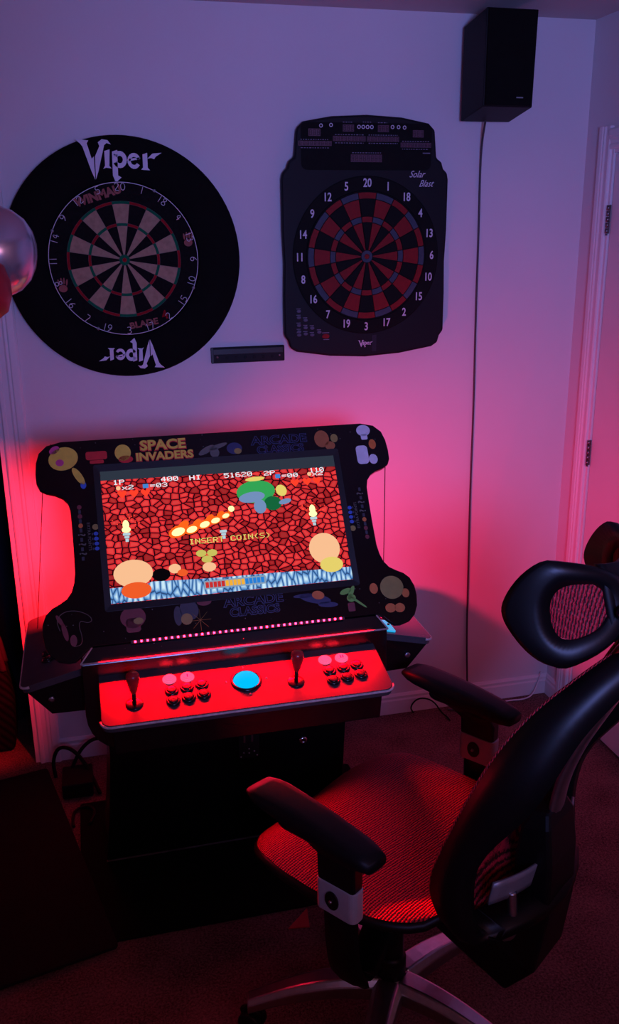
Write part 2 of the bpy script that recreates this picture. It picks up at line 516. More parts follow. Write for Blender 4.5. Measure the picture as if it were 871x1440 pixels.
sp.build('wire_spider', mat('thin_blade_wire', (92, 90, 94), rough=0.4, metal=0.7, var=0.05), db, mtx=fb)
# wire number ring with bent-wire digits
DIG = {'0': [[(.3, 0), (.05, .2), (0, .5), (.05, .8), (.3, 1), (.55, .8), (.6, .5), (.55, .2), (.3, 0)]],
       '1': [[(.17, 0), (.17, 1)]],
       '2': [[(0, .8), (.15, .97), (.42, .97), (.57, .78), (.5, .55), (0, 0), (.6, 0)]],
       '3': [[(0, .9), (.3, 1), (.55, .82), (.48, .58), (.22, .52), (.5, .45), (.6, .22), (.35, 0), (0, .08)]],
       '4': [[(.45, 0), (.45, 1), (0, .32), (.62, .32)]],
       '5': [[(.55, 1), (.1, 1), (.05, .56), (.35, .62), (.58, .42), (.55, .15), (.3, 0), (0, .08)]],
       '6': [[(.5, .95), (.15, .65), (.02, .3), (.2, .02), (.45, .02), (.6, .25), (.5, .5), (.25, .52), (.05, .32)]],
       '7': [[(0, 1), (.6, 1), (.2, 0)]],
       '8': [[(.3, .53), (.08, .7), (.1, .92), (.3, 1), (.5, .92), (.52, .7), (.3, .53), (.03, .32), (.05, .08), (.3, 0), (.55, .08), (.57, .32), (.3, .53)]],
       '9': [[(.1, .05), (.45, .35), (.58, .7), (.4, .98), (.15, .98), (0, .75), (.1, .5), (.35, .48), (.55, .68)]]}
nr = MB()
RR = .2225
nr.tube([(RR * cos(2 * pi * k / 90), RR * sin(2 * pi * k / 90), .006) for k in range(90)], .0011, 6, closed=True)
nr.build('number_ring', M_wire, db, mtx=fb)
for k, num in enumerate(ORDER):
    a = 2 * hs * k
    low = cos(a) < -.05
    mb = MB()
    s = str(num); h = .021
    wd = [(.35 if ch == '1' else .62) for ch in s]
    x = -sum(wd) / 2 - .12 * (len(s) - 1)
    for ch, wch in zip(s, wd):
        for st in DIG[ch]:
            mb.tube([((x + px) * h, (py - .5) * h, .006) for px, py in smooth_path(st, 1)], .0010, 5)
        x += wch + .24
    mb.build('wire_digit', M_wire, db, mtx=fb @ RZ(-a) @ T(0, RR - .0125, 0) @ (RZ(pi) if low else Matrix.Identity(4)))
for a in (27, 113, 205, 293):
    c = MB(); c.lathe([(.005, 0), (.005, .006), (.003, .009), (0, .009)], 10)
    c.build('ring_clip', M_silverp, db, mtx=fb @ RZ(-radians(a)) @ T(0, RR, 0))
M_pr = mat('faded_red_print', (140, 78, 70), rough=0.8, var=0.2)
text('maker_lettering', 'WINMAU', .034, M_pr, db, fb @ T(-.064, .184, .0004) @ RZ(radians(17)), bold=.0018, sx=.98)
text('model_lettering', 'BLADE', .026, M_pr, db, fb @ T(.046, -.192, .0004) @ RZ(radians(9)), sx=1.15, bold=.001)
text('model_lettering', '4', .036, M_sisal_r, db, fb @ T(.112, -.168, .0004) @ RZ(radians(18)), bold=.001)
for cx, cy, rot in ((.196, .060, 0), (-.188, -.068, 0)):
    hnd = MB()
    hnd.prism(ell(cx, cy - .012, .013, .011, 14), .0002, .0008)
    for j in range(4):
        hnd.prism(ell(cx - .012 + j * .008, cy + .006 + (.004 if j in (1, 2) else 0), .0028, .010, 10, .15 - .1 * j), .0002, .0008)
    hnd.build('hand_mark', M_pr, db, mtx=fb)

# ------------------------------------------------------------------ electronic dartboard
EX, EZ = .9128, 1.7126
eb = thing('electronic_dartboard', 'black plastic electronic dartboard with red and black segments, white numerals and a scoring head', 'dartboard', (EX, 0, EZ - .323))
lw = WM[eb.name].inverted()
M_navy = mat('navy_black_plastic', (13, 13, 20), rough=0.6, var=0.1, scale=15, bump=0.08, bscale=500, spec=0.25)
half = [(0, .424), (.115, .418), (.205, .402), (.226, .382), (.234, .300), (.252, .288), (.258, .268), (.272, .255), (.276, .235), (.276, .08), (.272, -.02), (.275, -.12), (.275, -.245), (.262, -.262), (.256, -.285), (.235, -.298), (.12, -.316), (0, -.323)]
out = half + [(-x, y) for x, y in half[-2:0:-1]]
MB(WALLF(EX, 0, EZ)).prism([(x * .985, y * .99) for x, y in out][::-1], .004, .034).build('back_shell', M_navy, eb, world=True, bevel=.006, seg=2)
MB(WALLF(EX, 0, EZ)).prism(out[::-1], .030, .050).build('body', M_navy, eb, world=True, bevel=.007, seg=3)
fe = lw @ WALLF(EX, -.050, EZ)
MB().lathe([(.246, 0), (.246, .003), (.243, .0045), (.203, .0045), (.201, .002), (0, .002)], 72, smooth=False).build('number_plate', M_matte, eb, mtx=fe)
MB().ring(.2005, .1975, .0015, .0065, 64).build('catch_rim', M_matte, eb, mtx=fe)
M_seg_r = mat('segment_red', (128, 12, 20), spec=0.2, rough=0.5, var=0.12, scale=80, bump=0.35, bscale=900)
M_seg_k = mat('segment_black', (6, 6, 7), spec=0.15, rough=0.6, var=0.1, scale=80, bump=0.35, bscale=900)
M_seg_b = mat('segment_bluegrey', (62, 68, 84), spec=0.2, rough=0.5, var=0.12, scale=80, bump=0.35, bscale=900)
seg = []
for r_in, r_out, mA, mB in ((.0205, .104, M_seg_k, M_seg_r), (.1065, .1225, M_seg_r, M_seg_b), (.125, .1755, M_seg_k, M_seg_r), (.178, .196, M_seg_r, M_seg_b)):
    seg.append((sector_mesh('segment', mA, r_in, r_out, hs, .0045, 5, .0014), sector_mesh('segment', mB, r_in, r_out, hs, .0045, 5, .0014)))
fs = fe @ T(0, 0, .002)
for k in range(20):
    for A_, B_ in seg:
        inst('segment', A_ if k % 2 == 0 else B_, eb, fs @ RZ(-2 * hs * k))
MB().ring(.0185, .0085, 0, .0045, 24).build('outer_bull', M_seg_b, eb, mtx=fs)
MB().lathe([(.0075, 0), (.0075, .0045), (0, .0045)], 16, smooth=False).build('bull', M_seg_r, eb, mtx=fs)
for k, num in enumerate(ORDER):
    a = 2 * hs * k
    text('numeral', str(num), .036, M_white, eb, fe @ T(.2235 * sin(a), .2235 * cos(a), .0049), bold=.0006, sx=.78)
M_disp = mat('dim_display', (84, 60, 74), rough=0.3, var=0.25, scale=300)
M_fine = mat('fine_grey_print', (118, 112, 130), rough=0.7, var=0.05)
MB().prism(rrect(-.214, .262, .214, .400, .02)[::1], 0, .0012).build('score_head', M_matte, eb, mtx=fe)
def disp(x0, y0, x1, y1, digits):
    d = MB(); d.box((x0, y0, .001), (x1, y1, .0022)); o = d.build('score_display', M_disp, eb, mtx=fe)
    g = MB(); wd_ = (x1 - x0) / digits
    for i in range(digits):
        cx = x0 + wd_ * (i + .5); cy = (y0 + y1) / 2; hh = (y1 - y0) * .36; ww = wd_ * .28
        for (a, b, c, d_) in ((cx - ww, cy + hh - .0008, cx + ww, cy + hh), (cx - ww, cy - .0004, cx + ww, cy + .0004), (cx - ww, cy - hh, cx + ww, cy - hh + .0008), (cx - ww, cy - hh, cx - ww + .0008, cy + hh), (cx + ww - .0008, cy - hh, cx + ww, cy + hh)):
            g.box((a, b, .0022), (c, d_, .0025))
    g.build('digit_segments', M_matte, o)
disp(-.190, .360, -.152, .381, 3); disp(-.080, .374, -.044, .394, 3); disp(.034, .374, .070, .394, 3); disp(.150, .360, .186, .381, 3)
disp(-.222, .332, -.116, .346, 9); disp(-.112, .346, -.006, .361, 9); disp(-.002, .346, .104, .361, 9); disp(.110, .330, .212, .344, 9)
disp(-.054, .286, .048, .308, 8)
for i, (x, y) in enumerate(((-.150, .390), (-.118, .392), (-.028, .388), (-.014, .388), (0, .388), (.014, .388), (.082, .389), (.102, .389), (.122, .388))):
    MB().ring(.0058, .0036, .001, .0024, 16).build('indicator_ring', M_white, eb, mtx=fe @ T(x, y, 0))
tick = MB()
for x0, x1, y in ((-.215, -.125, .350), (-.105, -.012, .365), (.004, .100, .365), (.115, .205, .348), (-.215, -.125, .326), (-.105, -.012, .341), (.004, .100, .341), (.115, .205, .325), (-.05, .045, .313), (-.015, .012, .402), (.034, .064, .401), (-.08, -.05, .401)):
    x = x0
    while x < x1:
        d = random.uniform(.003, .007)
        tick.box((x, y - .0011, .001), (min(x + d, x1), y + .0011, .0014)); x += d + .0035
for x, y in ((-.030, .322), (-.022, .322), (-.004, .322), (.004, .322), (.022, .322), (.030, .322)):
    tick.box((x - .002, y - .002, .0001), (x + .002, y + .002, .0005))
tick.build('legend_print', M_fine, eb, mtx=fe)
text('series_lettering', 'Solar', .029, M_white, eb, fe @ T(.166, .250, .0003), shear=.5, sx=.85)
text('series_lettering', 'Blast', .029, M_white, eb, fe @ T(.198, .222, .0003), shear=.5, sx=.85)
logo_viper(eb, fe @ T(-.004, -.277, .0003), .0145, M_white)
MB().box((.022, -.306, 0), (.037, -.252, .0008)).build('strip_sticker', mat('dark_sticker', (34, 32, 46), rough=0.3), eb, mtx=fe)
M_btn = mat('grey_button', (74, 70, 92), rough=0.5)
pts = [(-.228, -.167), (-.228, -.187), (-.228, -.212), (-.228, -.232), (-.228, -.243), (-.206, -.196), (-.206, -.220), (-.206, -.240), (-.184, -.222), (-.184, -.244), (-.160, -.236)]
for x, y in pts:
    MB().prism(ell(x, y, .0075, .0052, 14), 0, .003).build('button', M_btn, eb, mtx=fe, bevel=.001)
MB().prism(ell(-.138, -.250, .0125, .0075, 16), 0, .003).build('button', M_seg_r, eb, mtx=fe, bevel=.001, label='red button')
tk = MB()
for x, y in pts: tk.box((x - .008, y + .0065, 0), (x + .006, y + .0085, .0004))
tk.box((-.150, -.240, 0), (-.126, -.238, .0004)); tk.box((-.146, -.262, 0), (-.126, -.260, .0004)); tk.box((.185, .312, 0), (.210, .315, .0016))
tk.build('legend_print', M_fine, eb, mtx=fe)

# ------------------------------------------------------------------ dart holder strip under the boards
dh = thing('dart_holder', 'short flat black wall strip mounted between the two dartboards', 'dart holder', (.521, 0, 1.384))
lw = WM[dh.name].inverted()
g = MB(); g.box((.399, -.016, 1.384), (.643, 0, 1.435)); g.build('strip', M_navy, dh, world=True, bevel=.003)
g = MB(); g.box((.405, -.019, 1.412), (.637, -.015, 1.430)); g.build('ledge', M_black, dh, world=True, bevel=.001)
g = MB(); g.box((.399, -.0175, 1.384), (.406, -.015, 1.435)); g.build('end_cap', M_black, dh, world=True)
for x in (.418, .625):
    s_ = MB(); s_.lathe([(.004, 0), (.0035, .002), (0, .0026)], 12); s_.build('screw', M_alu, dh, mtx=lw @ WALLF(x, -.016, 1.404))
for k in range(6):
    s_ = MB(); s_.ring(.0045, .003, 0, .0012, 12); s_.build('dart_socket', M_matte, dh, mtx=lw @ WALLF(.450 + k * .030, -.016, 1.401))

# ------------------------------------------------------------------ loudspeaker high on the wall, its cable
spk = thing('wall_speaker', 'black box loudspeaker mounted high on the wall near the corner', 'speaker', (1.308, -.13, 2.13))
g = MB()
# cabinet leaning a touch: back face at the mount, front face raised by 2 cm
bk = [(1.226, -.045, 2.122), (1.394, -.045, 2.122), (1.394, -.045, 2.392), (1.226, -.045, 2.392)]
ft = [(1.226, -.212, 2.146), (1.388, -.212, 2.146), (1.392, -.212, 2.414), (1.226, -.212, 2.414)]
g.loft([bk, ft], smooth=False)
g.build('cabinet', mat('speaker_vinyl', (10, 9, 14), spec=0.2, rough=0.55, var=0.15, bump=0.1, bscale=300), spk, world=True, bevel=.003)
g = MB()
g.loft([[(1.229, -.211, 2.149), (1.385, -.211, 2.149), (1.389, -.211, 2.411), (1.229, -.211, 2.411)], [(1.231, -.219, 2.151), (1.383, -.219, 2.151), (1.387, -.219, 2.409), (1.231, -.219, 2.409)]], smooth=False)
g.build('grille', M_foam, spk, world=True, bevel=.003)
g = MB(); g.box((1.330, -.2205, 2.170), (1.352, -.2185, 2.1735)); g.build('badge', M_silverp, spk, world=True)
g = MB(); g.box((1.285, -.046, 2.22), (1.335, 0.0, 2.31)); g.build('wall_bracket', M_matte, spk, world=True)
g = MB()
pth = [(1.305, -.060, 2.126), (1.312, -.022, 2.06), (1.318, -.006, 1.96), (1.322, -.006, 1.80), (1.325, -.0055, 1.5), (1.332, -.0055, 1.2), (1.333, -.0055, .9), (1.337, -.0055, .68), (1.342, -.0055, .45), (1.347, -.007, .25), (1.351, -.016, .12), (1.351, -.022, .03), (1.34, -.05, .006), (1.30, -.06, .006), (1.26, -.045, .006)]
g.tube(smooth_path(pth, 2), .0035, 8)
tag(g.build('speaker_cable', M_gcable), 'thin dark cable hanging down the wall from the speaker to the floor', 'cable')
g = MB()
lp = [(1.125, -.03, .004), (1.11, -.032, .03), (1.13, -.035, .062), (1.16, -.04, .07), (1.20, -.05, .055), (1.225, -.075, .012), (1.24, -.09, .004), (1.24, -.12, .004)]
g.tube(smooth_path(lp, 2), .003, 8)
tag(g.build('cable_loop', M_cable), 'small loop of black cable standing by the baseboard behind the chair arm', 'cable')
g = MB()
g.tube(smooth_path([(1.45, -.055, .005), (1.52, -.04, .006), (1.58, -.05, .006), (1.63, -.035, .01), (1.66, -.018, .06), (1.668, -.018, .10)], 2), .003, 6)
tag(g.build('corner_cord', M_trim), 'short pale cord on the carpet running up into the room corner', 'cable')

# ------------------------------------------------------------------ arcade machine
AX = .3075
arc = thing('arcade_machine', 'black tilt-top arcade machine with a lit game screen and red-lit joystick deck', 'arcade machine', (AX, -.70, 0))
la = WM[arc.name].inverted()
M_cab = mat('cabinet_black', (9, 9, 10), rough=0.35, var=0.2, scale=12, bump=0.03, bscale=200)
M_cabg = mat('cabinet_gloss', (10, 10, 12), rough=0.22, var=0.1, spec=0.9)
M_deck = mat('deck_laminate', (66, 62, 64), rough=0.5, var=0.08, scale=25, bump=0.05, bscale=400, spec=0.12)
M_edge = mat('edge_moulding', (196, 176, 172), rough=0.4, var=0.25, scale=90)
FY, FZ = -.98, .80
# body: rounded lower corners, open at the top behind the lip
ol = [(-.375, .834), (-.375, .70)] + [(-.375 + .085 * (1 - cos(a)), .70 - .10 * sin(a)) for a in [pi / 2 * k / 6 for k in range(1, 7)]]
ol = ol + [(-x, z) for x, z in ol[::-1]]
g = MB(frame((AX, FY, 0), (1, 0, 0), (0, 0, 1), (0, -1, 0)))
g.prism(ol, -.52, 0)
body = g.build('cabinet_body', M_cabg, arc, world=True, bevel=.003)
# pedestal, waisted towards the top
g = MB()
def pr_(y0, y1, hw, z): return [(AX - hw, y0, z), (AX + hw, y0, z), (AX + hw, y1, z), (AX - hw, y1, z)]
g.loft([pr_(-.612, -.40, .366, .006), pr_(-.68, -.44, .345, .22), pr_(-.76, -.47, .330, .45), pr_(-.80, -.48, .330, .605)], smooth=False)
ped = g.build('pedestal', M_cab, arc, world=True, bevel=.003)
g = MB(); g.box((AX - .366, -.616, .006), (AX + .366, -.610, .010)); g.build('edge_strip', mat('worn_edge', (92, 84, 82), rough=0.3, var=0.3, scale=40), arc, world=True)
# coin plate and lock on the slanted pedestal front
fp = frame((AX, -.757, .43), (1, 0, 0), (0, -.13, .99), (0, -.99, -.13))
g = MB(); g.prism(rrect(.020, -.052, .078, .052, .004), 0, .004); cp = g.build('coin_plate', M_black, arc, mtx=la @ fp, bevel=.001)
for x in (.036, .058):
    g = MB(); g.box((x - .0025, .005, .004), (x + .0025, .035, .006)); g.build('coin_slot', M_alu, cp)
for x, y in ((.026, -.045), (.072, -.045), (.026, .045), (.072, .045), (.049, -.020), (.049, -.035), (.034, -.032), (.064, -.030)):
    g = MB(); g.lathe([(.0028, .004), (.0022, .0056), (0, .006)], 8, T(x, y, 0)); g.build('screw', M_alu, cp)
g = MB(); g.lathe([(.013, 0), (.013, .004), (.010, .007), (.004, .008), (.004, .0065), (0, .0065)], 16); g.build('lock', M_chrome, arc, mtx=la @ fp @ T(.205, -.018, 0))
# sloped lip below the screen panel, bright moulding on both edges
g = MB(); g.loft([[(AX - .347, -.958, .866), (AX + .352, -.958, .866), (AX + .352, -.940, .858), (AX - .347, -.940, .858)], [(AX - .376, -.982, .836), (AX + .376, -.982, .836), (AX + .376, -.940, .828), (AX - .376, -.940, .828)]], smooth=False)
g.build('lip', M_cabg, arc, world=True, bevel=.0015)
g = MB(); g.tube([(AX - .376, -.983, .837), (AX + .376, -.983, .837)], .0022, 8); g.build('edge_moulding', M_edge, arc, world=True)
g = MB(); g.tube([(AX - .376, -.983, .837), (AX - .347, -.961, .867)], .0018, 8); g.tube([(AX + .376, -.983, .837), (AX + .352, -.961, .867)], .0018, 8); g.build('edge_moulding', M_edge, arc, world=True)

# front control deck
DA = radians(13.1)
DF = frame((AX, FY, FZ), (1, 0, 0), (0, cos(DA), sin(DA)), (0, -sin(DA), cos(DA)))
ld = la @ DF
dout = [(-.338, .004), (-.338, -.150)] + [(-.338 + .022 * (1 - cos(a)), -.150 - .022 * sin(a)) for a in [pi / 2 * k / 4 for k in range(1, 5)]]
dout = dout + [(-x, y) for x, y in dout[::-1]]
MB().prism(dout, -.020, 0).build('control_deck', M_deck, arc, mtx=ld, bevel=.001)
g = MB(); g.tube([(x, y, -.004) for x, y in [(x * 1.006, y - (.0015 if y < 0 else 0)) for x, y in dout[1:-1]]], .0030, 8); g.build('edge_moulding', M_edge, arc, mtx=ld)
g = MB(frame((AX, 0, 0), (0, 1, 0), (0, 0, 1), (1, 0, 0)))
g.prism([(-.978, .786), (-1.128, .752), (-1.112, .668), (-.978, .622)], -.315, .315)
g.build('deck_box', M_cab, arc, world=True, bevel=.003)

M_knob = mat('joystick_red', (168, 26, 34), rough=0.28, var=0.05)
M_bblack = mat('button_black', (22, 20, 22), rough=0.22, var=0.05)
M_blit = mat('button_lit', (120, 50, 70), rough=0.5, var=0.03, emit=(1.0, .11, .27), estr=.9)
def joystick(x, y, mtx):
    e = MB(); e.lathe([(.0205, 0), (.0205, .0015), (.0195, .0026), (.008, .003), (0, .003)], 28)
    o = e.build('joystick', M_bblack, arc, mtx=mtx @ T(x, y, 0))
    e = MB(); e.lathe([(.0048, .003), (.0048, .040)], 12); e.build('shaft', M_cab, o)
    e = MB(); e.lathe([(0, .034), (.006, .034), (.0085, .040), (.0125, .058), (.0155, .074), (.0150, .084), (.010, .090), (0, .0915)], 20); e.build('bat_handle', M_knob, o)
def button(x, y, mtx, m, glyph=None):
    e = MB(); e.lathe([(.0165, 0), (.0165, .0025), (.0145, .0048), (.0118, .0052), (.0114, .0030), (0, .0030)], 24)
    o = e.build('button', m, arc, mtx=mtx @ T(x, y, 0))
    e = MB(); e.lathe([(.0108, .002), (.0108, .0062), (.0085, .0070), (0, .0062)], 20); e.build('plunger', m, o)
    if glyph == 1:
        e = MB(); e.box((-.0012, -.005, .0062), (.0012, .005, .0072)); e.build('player_mark', M_bblack, o)
    if glyph == 2:
        e = MB(); e.box((-.004, -.005, .0062), (-.0016, .005, .0072)); e.box((.0016, -.005, .0062), (.004, .005, .0072)); e.build('player_mark', M_bblack, o)
joystick(-.263, -.110, ld); joystick(.114, -.105, ld)
for off, g2 in ((-.140, 1), (.238, 2)):
    button(off - .037, -.042, ld, M_blit); button(off + .005, -.042, ld, M_blit, g2)
    for i in range(3):
        button(off - .036 + i * .0355, -.083 + i * .0045, ld, M_bblack)
        button(off - .036 + i * .0355, -.118 + i * .0045, ld, M_bblack)
M_ball = mat('trackball_glow', (2, 8, 12), rough=0.9, var=0.0, spec=0.0, emit=(0.0, .50, 1.0), estr=1.1)
e = MB(); e.lathe([(.0375, 0), (.0375, .002), (.0345, .0045), (.0315, .0045), (.031, .001)], 36, cap=False); tb = e.build('trackball', M_bblack, arc, mtx=ld @ T(-.001, -.080, 0))
e = MB(); e.lathe([(.0312, -.002)] + [(.0312 * cos(a), .020 * sin(a) - .002) for a in [pi / 2 * k / 8 for k in range(1, 9)]], 32); e.build('ball', M_ball, tb, label='glowing cyan ball')
for x, y in ((0, -.031), (-.048, -.076), (.048, -.079), (.001, -.127)):
    e = MB(); e.lathe([(.0032, 0), (.0028, .0014), (0, .0018)], 10); e.build('screw', M_alu, arc, mtx=ld @ T(x, y, 0))

# side control decks
for s in (-1, 1):
    c_, s_ = cos(DA), sin(DA)
    SF = frame((AX + s * .375, -.722, FZ), (s * c_, 0, -s_), (0, s, 0), (s * s_, 0, c_))
    ls = la @ SF
    o_ = [(-.004, -.205), (.128, -.205)] + [(.128 + .022 * sin(a), -.183 - .022 * cos(a)) for a in [pi / 2 * k / 4 for k in range(1, 5)]]
    o_ = o_ + [(x, -y) for x, y in o_[::-1]]
    MB().prism(o_, -.018, 0).build('side_deck', M_deck if False else mat('side_deck_laminate', (74, 68, 72), rough=0.22, var=0.1, scale=20), arc, mtx=ls, bevel=.001)
    e = MB(); e.tube([(x + (.001 if x > .1 else 0), y * 1.005, -.004) for x, y in o_[1:-1]], .0034, 8); e.build('edge_moulding', M_edge, arc, mtx=ls)
    e = MB()
    top = [(0, -.198, -.019), (.140, -.198, -.019), (.140, .198, -.019), (0, .198, -.019)]
    bot = [(.0, -.190, -.125), (.105, -.190, -.098), (.105, .190, -.098), (.0, .190, -.125)]
    e.loft([bot, top], smooth=False); e.build('side_box', M_cab, arc, mtx=ls, bevel=.002)
    lk = MB(); lk.lathe([(.008, 0), (.008, .003), (.005, .005), (0, .004)], 14)
    lk.build('lock', M_alu, arc, mtx=la @ frame((AX + s * .452, -.9195, .725), (1, 0, 0), (0, 0, 1), (0, -1, 0)))
    for k in range(4):
        e = MB()
        bx_, by_ = .050 + (k % 2) * .036, s * (-.095 + (k // 2) * .036)
        if s < 0: by_ = -by_ if False else by_
        button(bx_, by_ * 1.0, ls, M_bblack)
# glowing cyan plate on the right-hand deck, by the body
SF = frame((AX + .375, -.722, FZ), (cos(DA), 0, -sin(DA)), (0, 1, 0), (sin(DA), 0, cos(DA)))
e = MB(); e.prism(rrect(.012, -.190, .048, -.120, .003), 0, .004); tr = e.build('glow_plate', mat('cyan_glow', (30, 130, 170), rough=0.3, emit=(0.02, .38, .66), estr=1.0), arc, mtx=la @ SF, label='glowing cyan plate')
e = MB(); e.lathe([(.004, .004), (.003, .007), (0, .007)], 10, T(.040, -.150, 0)); e.build('screw', M_cab, tr)

# tilted screen panel
ST = .983
SC = frame((.3125, -.818, 1.089), (1, 0, 0), (0, cos(ST), sin(ST)), (0, -sin(ST), cos(ST)))
lsn = la @ SC
hb_ = [(0, .257), (.20, .2575), (.395, .2575), (.430, .249), (.450, .230), (.458, .205), (.461, .175), (.460, .150), (.453, .134), (.438, .125), (.418, .119), (.400, .109), (.389, .095), (.384, .075), (.383, .03), (.383, -.03), (.384, -.085), (.388, -.110), (.395, -.130), (.407, -.146), (.425, -.157), (.443, -.166), (.458, -.180), (.467, -.203), (.469, -.228), (.465, -.255), (.454, -.278), (.436, -.294), (.414, -.300), (.398, -.299), (.384, -.289), (.370, -.275), (.356, -.267), (.20, -.2665), (0, -.2665)]
hb_ = [(x * .984, y * .984) for x, y in hb_]
bz = hb_ + [(-x, y) for x, y in hb_[-2:0:-1]]
M_bez = mat('bezel_glass', (10, 10, 14), rough=0.14, var=0.1, scale=8)
bezel = MB().prism(bz[::-1], -.018, 0).build('bezel', M_bez, arc, mtx=lsn, bevel=.002)
e = MB(); e.prism(rrect(-.325, -.215, .325, .215, .01), -.075, -.019); e.build('monitor_back', M_cab, arc, mtx=lsn, bevel=.004)
bor = MB()
o1, o2 = rrect(-.3155, -.184, .3155, .186, .006, 4), rrect(-.300, -.1675, .300, .1675, .001, 4)
nB = len(o1)
bor.add([(x, y, .0022) for x, y in o1] + [(x, y, .0006) for x, y in o2] + [(x, y, -.001) for x, y in o1], [(i, (i + 1) % nB, nB + (i + 1) % nB, nB + i) for i in range(nB)] + [(2 * nB + i, 2 * nB + (i + 1) % nB, (i + 1) % nB, i) for i in range(nB)])
bor.build('screen_border', M_black, arc, mtx=lsn)
# rear stay and hinge block that hold the panel up
for s in (-1, 1):
    e = MB(); e.tube([(AX + s * .20, -.52, .832), (AX + s * .20, -.62, 1.02), (AX + s * .20, -.672, 1.10)], .010, 8); e.build('support_arm', M_cab, arc, world=True)
    e = MB(); e.box((AX + s * .26 - .03, -.956, .832), (AX + s * .26 + .03, -.90, .875)); e.build('panel_hinge', M_cab, arc, world=True)
    e = MB(); p0 = SC @ Vector((s * .440, .128, -.010)); p1 = Vector((AX + s * .492, -.60, .774))
    e.tube([tuple(p0), tuple(p1)], .0012, 6); e.build('stay_cable', M_cable, arc, world=True)
    # posts carrying the hidden LED bars
    e = MB(); xp, yq, zq = (.62, -.80, .914) if s > 0 else (-.02, -.62, .944)
    e.box((xp - .045, yq, zq), (xp + .045, yq + .016, zq + .016)); e.box((xp - .006, yq - .010, .832), (xp + .006, yq, zq + .016)); e.build('led_bar_post', M_cab, arc, world=True)

# LED strip along the lower edge of the panel
M_led = mat('led_red', (255, 120, 140), rough=0.4, var=0.0, emit=(1.0, .010, .045), estr=30.0)
strip = MB(); strip.box((-.262, -.2665, .0005), (.262, -.2590, .0025)); so = strip.build('led_strip', mat('strip_tape', (40, 32, 34), rough=0.6), arc, mtx=lsn)
lm = MB(); lm.box((-.0022, -.0022, 0), (.0022, .0022, .0016)); lme = lm.mesh('led', M_led)
for k in range(36):
    inst('led', lme, so, T(-.252 + k * .0144, -.2628, .0025))

# ------------------------------------------------------------------ what the screen shows (self-lit flat print)
def emat(name, rgb, k=1.0):
    if name in MATS: return MATS[name]
    m = bpy.data.materials.new(name); m.use_nodes = True
    nt = m.node_tree; nt.nodes.clear()
    o = nt.nodes.new('ShaderNodeOutputMaterial'); e = nt.nodes.new('ShaderNodeEmission')
    e.inputs[0].default_value = lin(rgb) + (1,); e.inputs[1].default_value = k
    nt.links.new(e.outputs[0], o.inputs[0]); MATS[name] = m
    return m
def rock_mat():
    m = emat('screen_rocks', (200, 30, 40))
    nt = m.node_tree; e = nt.nodes['Emission']
    tc = nt.nodes.new('ShaderNodeTexCoord'); mp = nt.nodes.new('ShaderNodeMapping')
    mp.inputs['Scale'].default_value = (1.0, 1.35, 1.0)
    nt.links.new(tc.outputs['Object'], mp.inputs[0])
    def vor(feat):
        v = nt.nodes.new('ShaderNodeTexVoronoi'); v.voronoi_dimensions = '2D'; v.feature = feat; v.inputs['Scale'].default_value = 53; v.inputs['Randomness'].default_value = .92
        nt.links.new(mp.outputs[0], v.inputs['Vector']); return v
    ed, ce = vor('DISTANCE_TO_EDGE'), vor('F1')
    r1 = nt.nodes.new('ShaderNodeValToRGB'); r1.color_ramp.interpolation = 'CONSTANT'
    r1.color_ramp.elements[0].color = lin((26, 8, 22)) + (1,); r1.color_ramp.elements[1].color = lin((120, 16, 30)) + (1,); r1.color_ramp.elements[1].position = .055
    x = r1.color_ramp.elements.new(.10); x.color = lin((230, 46, 52)) + (1,)
    x = r1.color_ramp.elements.new(.26); x.color = lin((236, 68, 68)) + (1,)
    nt.links.new(ed.outputs['Distance'], r1.inputs[0])
    r2 = nt.nodes.new('ShaderNodeValToRGB'); r2.color_ramp.elements[0].color = (.45, .38, .42, 1); r2.color_ramp.elements[1].color = (1.0, 1.0, 1.0, 1); r2.color_ramp.elements[0].position = .15; r2.color_ramp.elements[1].position = .55
    sp_ = nt.nodes.new('ShaderNodeSeparateColor'); nt.links.new(ce.outputs['Color'], sp_.inputs[0]); nt.links.new(sp_.outputs[0], r2.inputs[0])
    mx = nt.nodes.new('ShaderNodeMix'); mx.data_type = 'RGBA'; mx.blend_type = 'MULTIPLY'; mx.inputs[0].default_value = 1
    nt.links.new(r1.outputs[0], mx.inputs[6]); nt.links.new(r2.outputs[0], mx.inputs[7]); nt.links.new(mx.outputs[2], e.inputs[0])
    e.inputs[1].default_value = .95
    return m
def ice_mat():
    m = emat('screen_ice', (120, 190, 230))
    nt = m.node_tree; e = nt.nodes['Emission']
    tc = nt.nodes.new('ShaderNodeTexCoord'); mp = nt.nodes.new('ShaderNodeMapping'); mp.inputs['Scale'].default_value = (1.0, .35, 1.0); mp.inputs['Rotation'].default_value = (0, 0, .35)
    nt.links.new(tc.outputs['Object'], mp.inputs[0])
    v = nt.nodes.new('ShaderNodeTexVoronoi'); v.voronoi_dimensions = '2D'; v.feature = 'DISTANCE_TO_EDGE'; v.inputs['Scale'].default_value = 85
    nt.links.new(mp.outputs[0], v.inputs['Vector'])
    r1 = nt.nodes.new('ShaderNodeValToRGB')
    r1.color_ramp.elements[0].color = lin((30, 44, 90)) + (1,); r1.color_ramp.elements[1].color = lin((205, 236, 250)) + (1,); r1.color_ramp.elements[1].position = .42
    x = r1.color_ramp.elements.new(.10); x.color = lin((84, 142, 206)) + (1,)
    nt.links.new(v.outputs['Distance'], r1.inputs[0]); nt.links.new(r1.outputs[0], e.inputs[0])
    return m
scr = MB().box((-.300, -.1675, .0002), (.300, .1675, .0008)).build('screen', rock_mat(), arc, mtx=lsn, label='lit game screen with red rock wall')
LZ = [.0010]
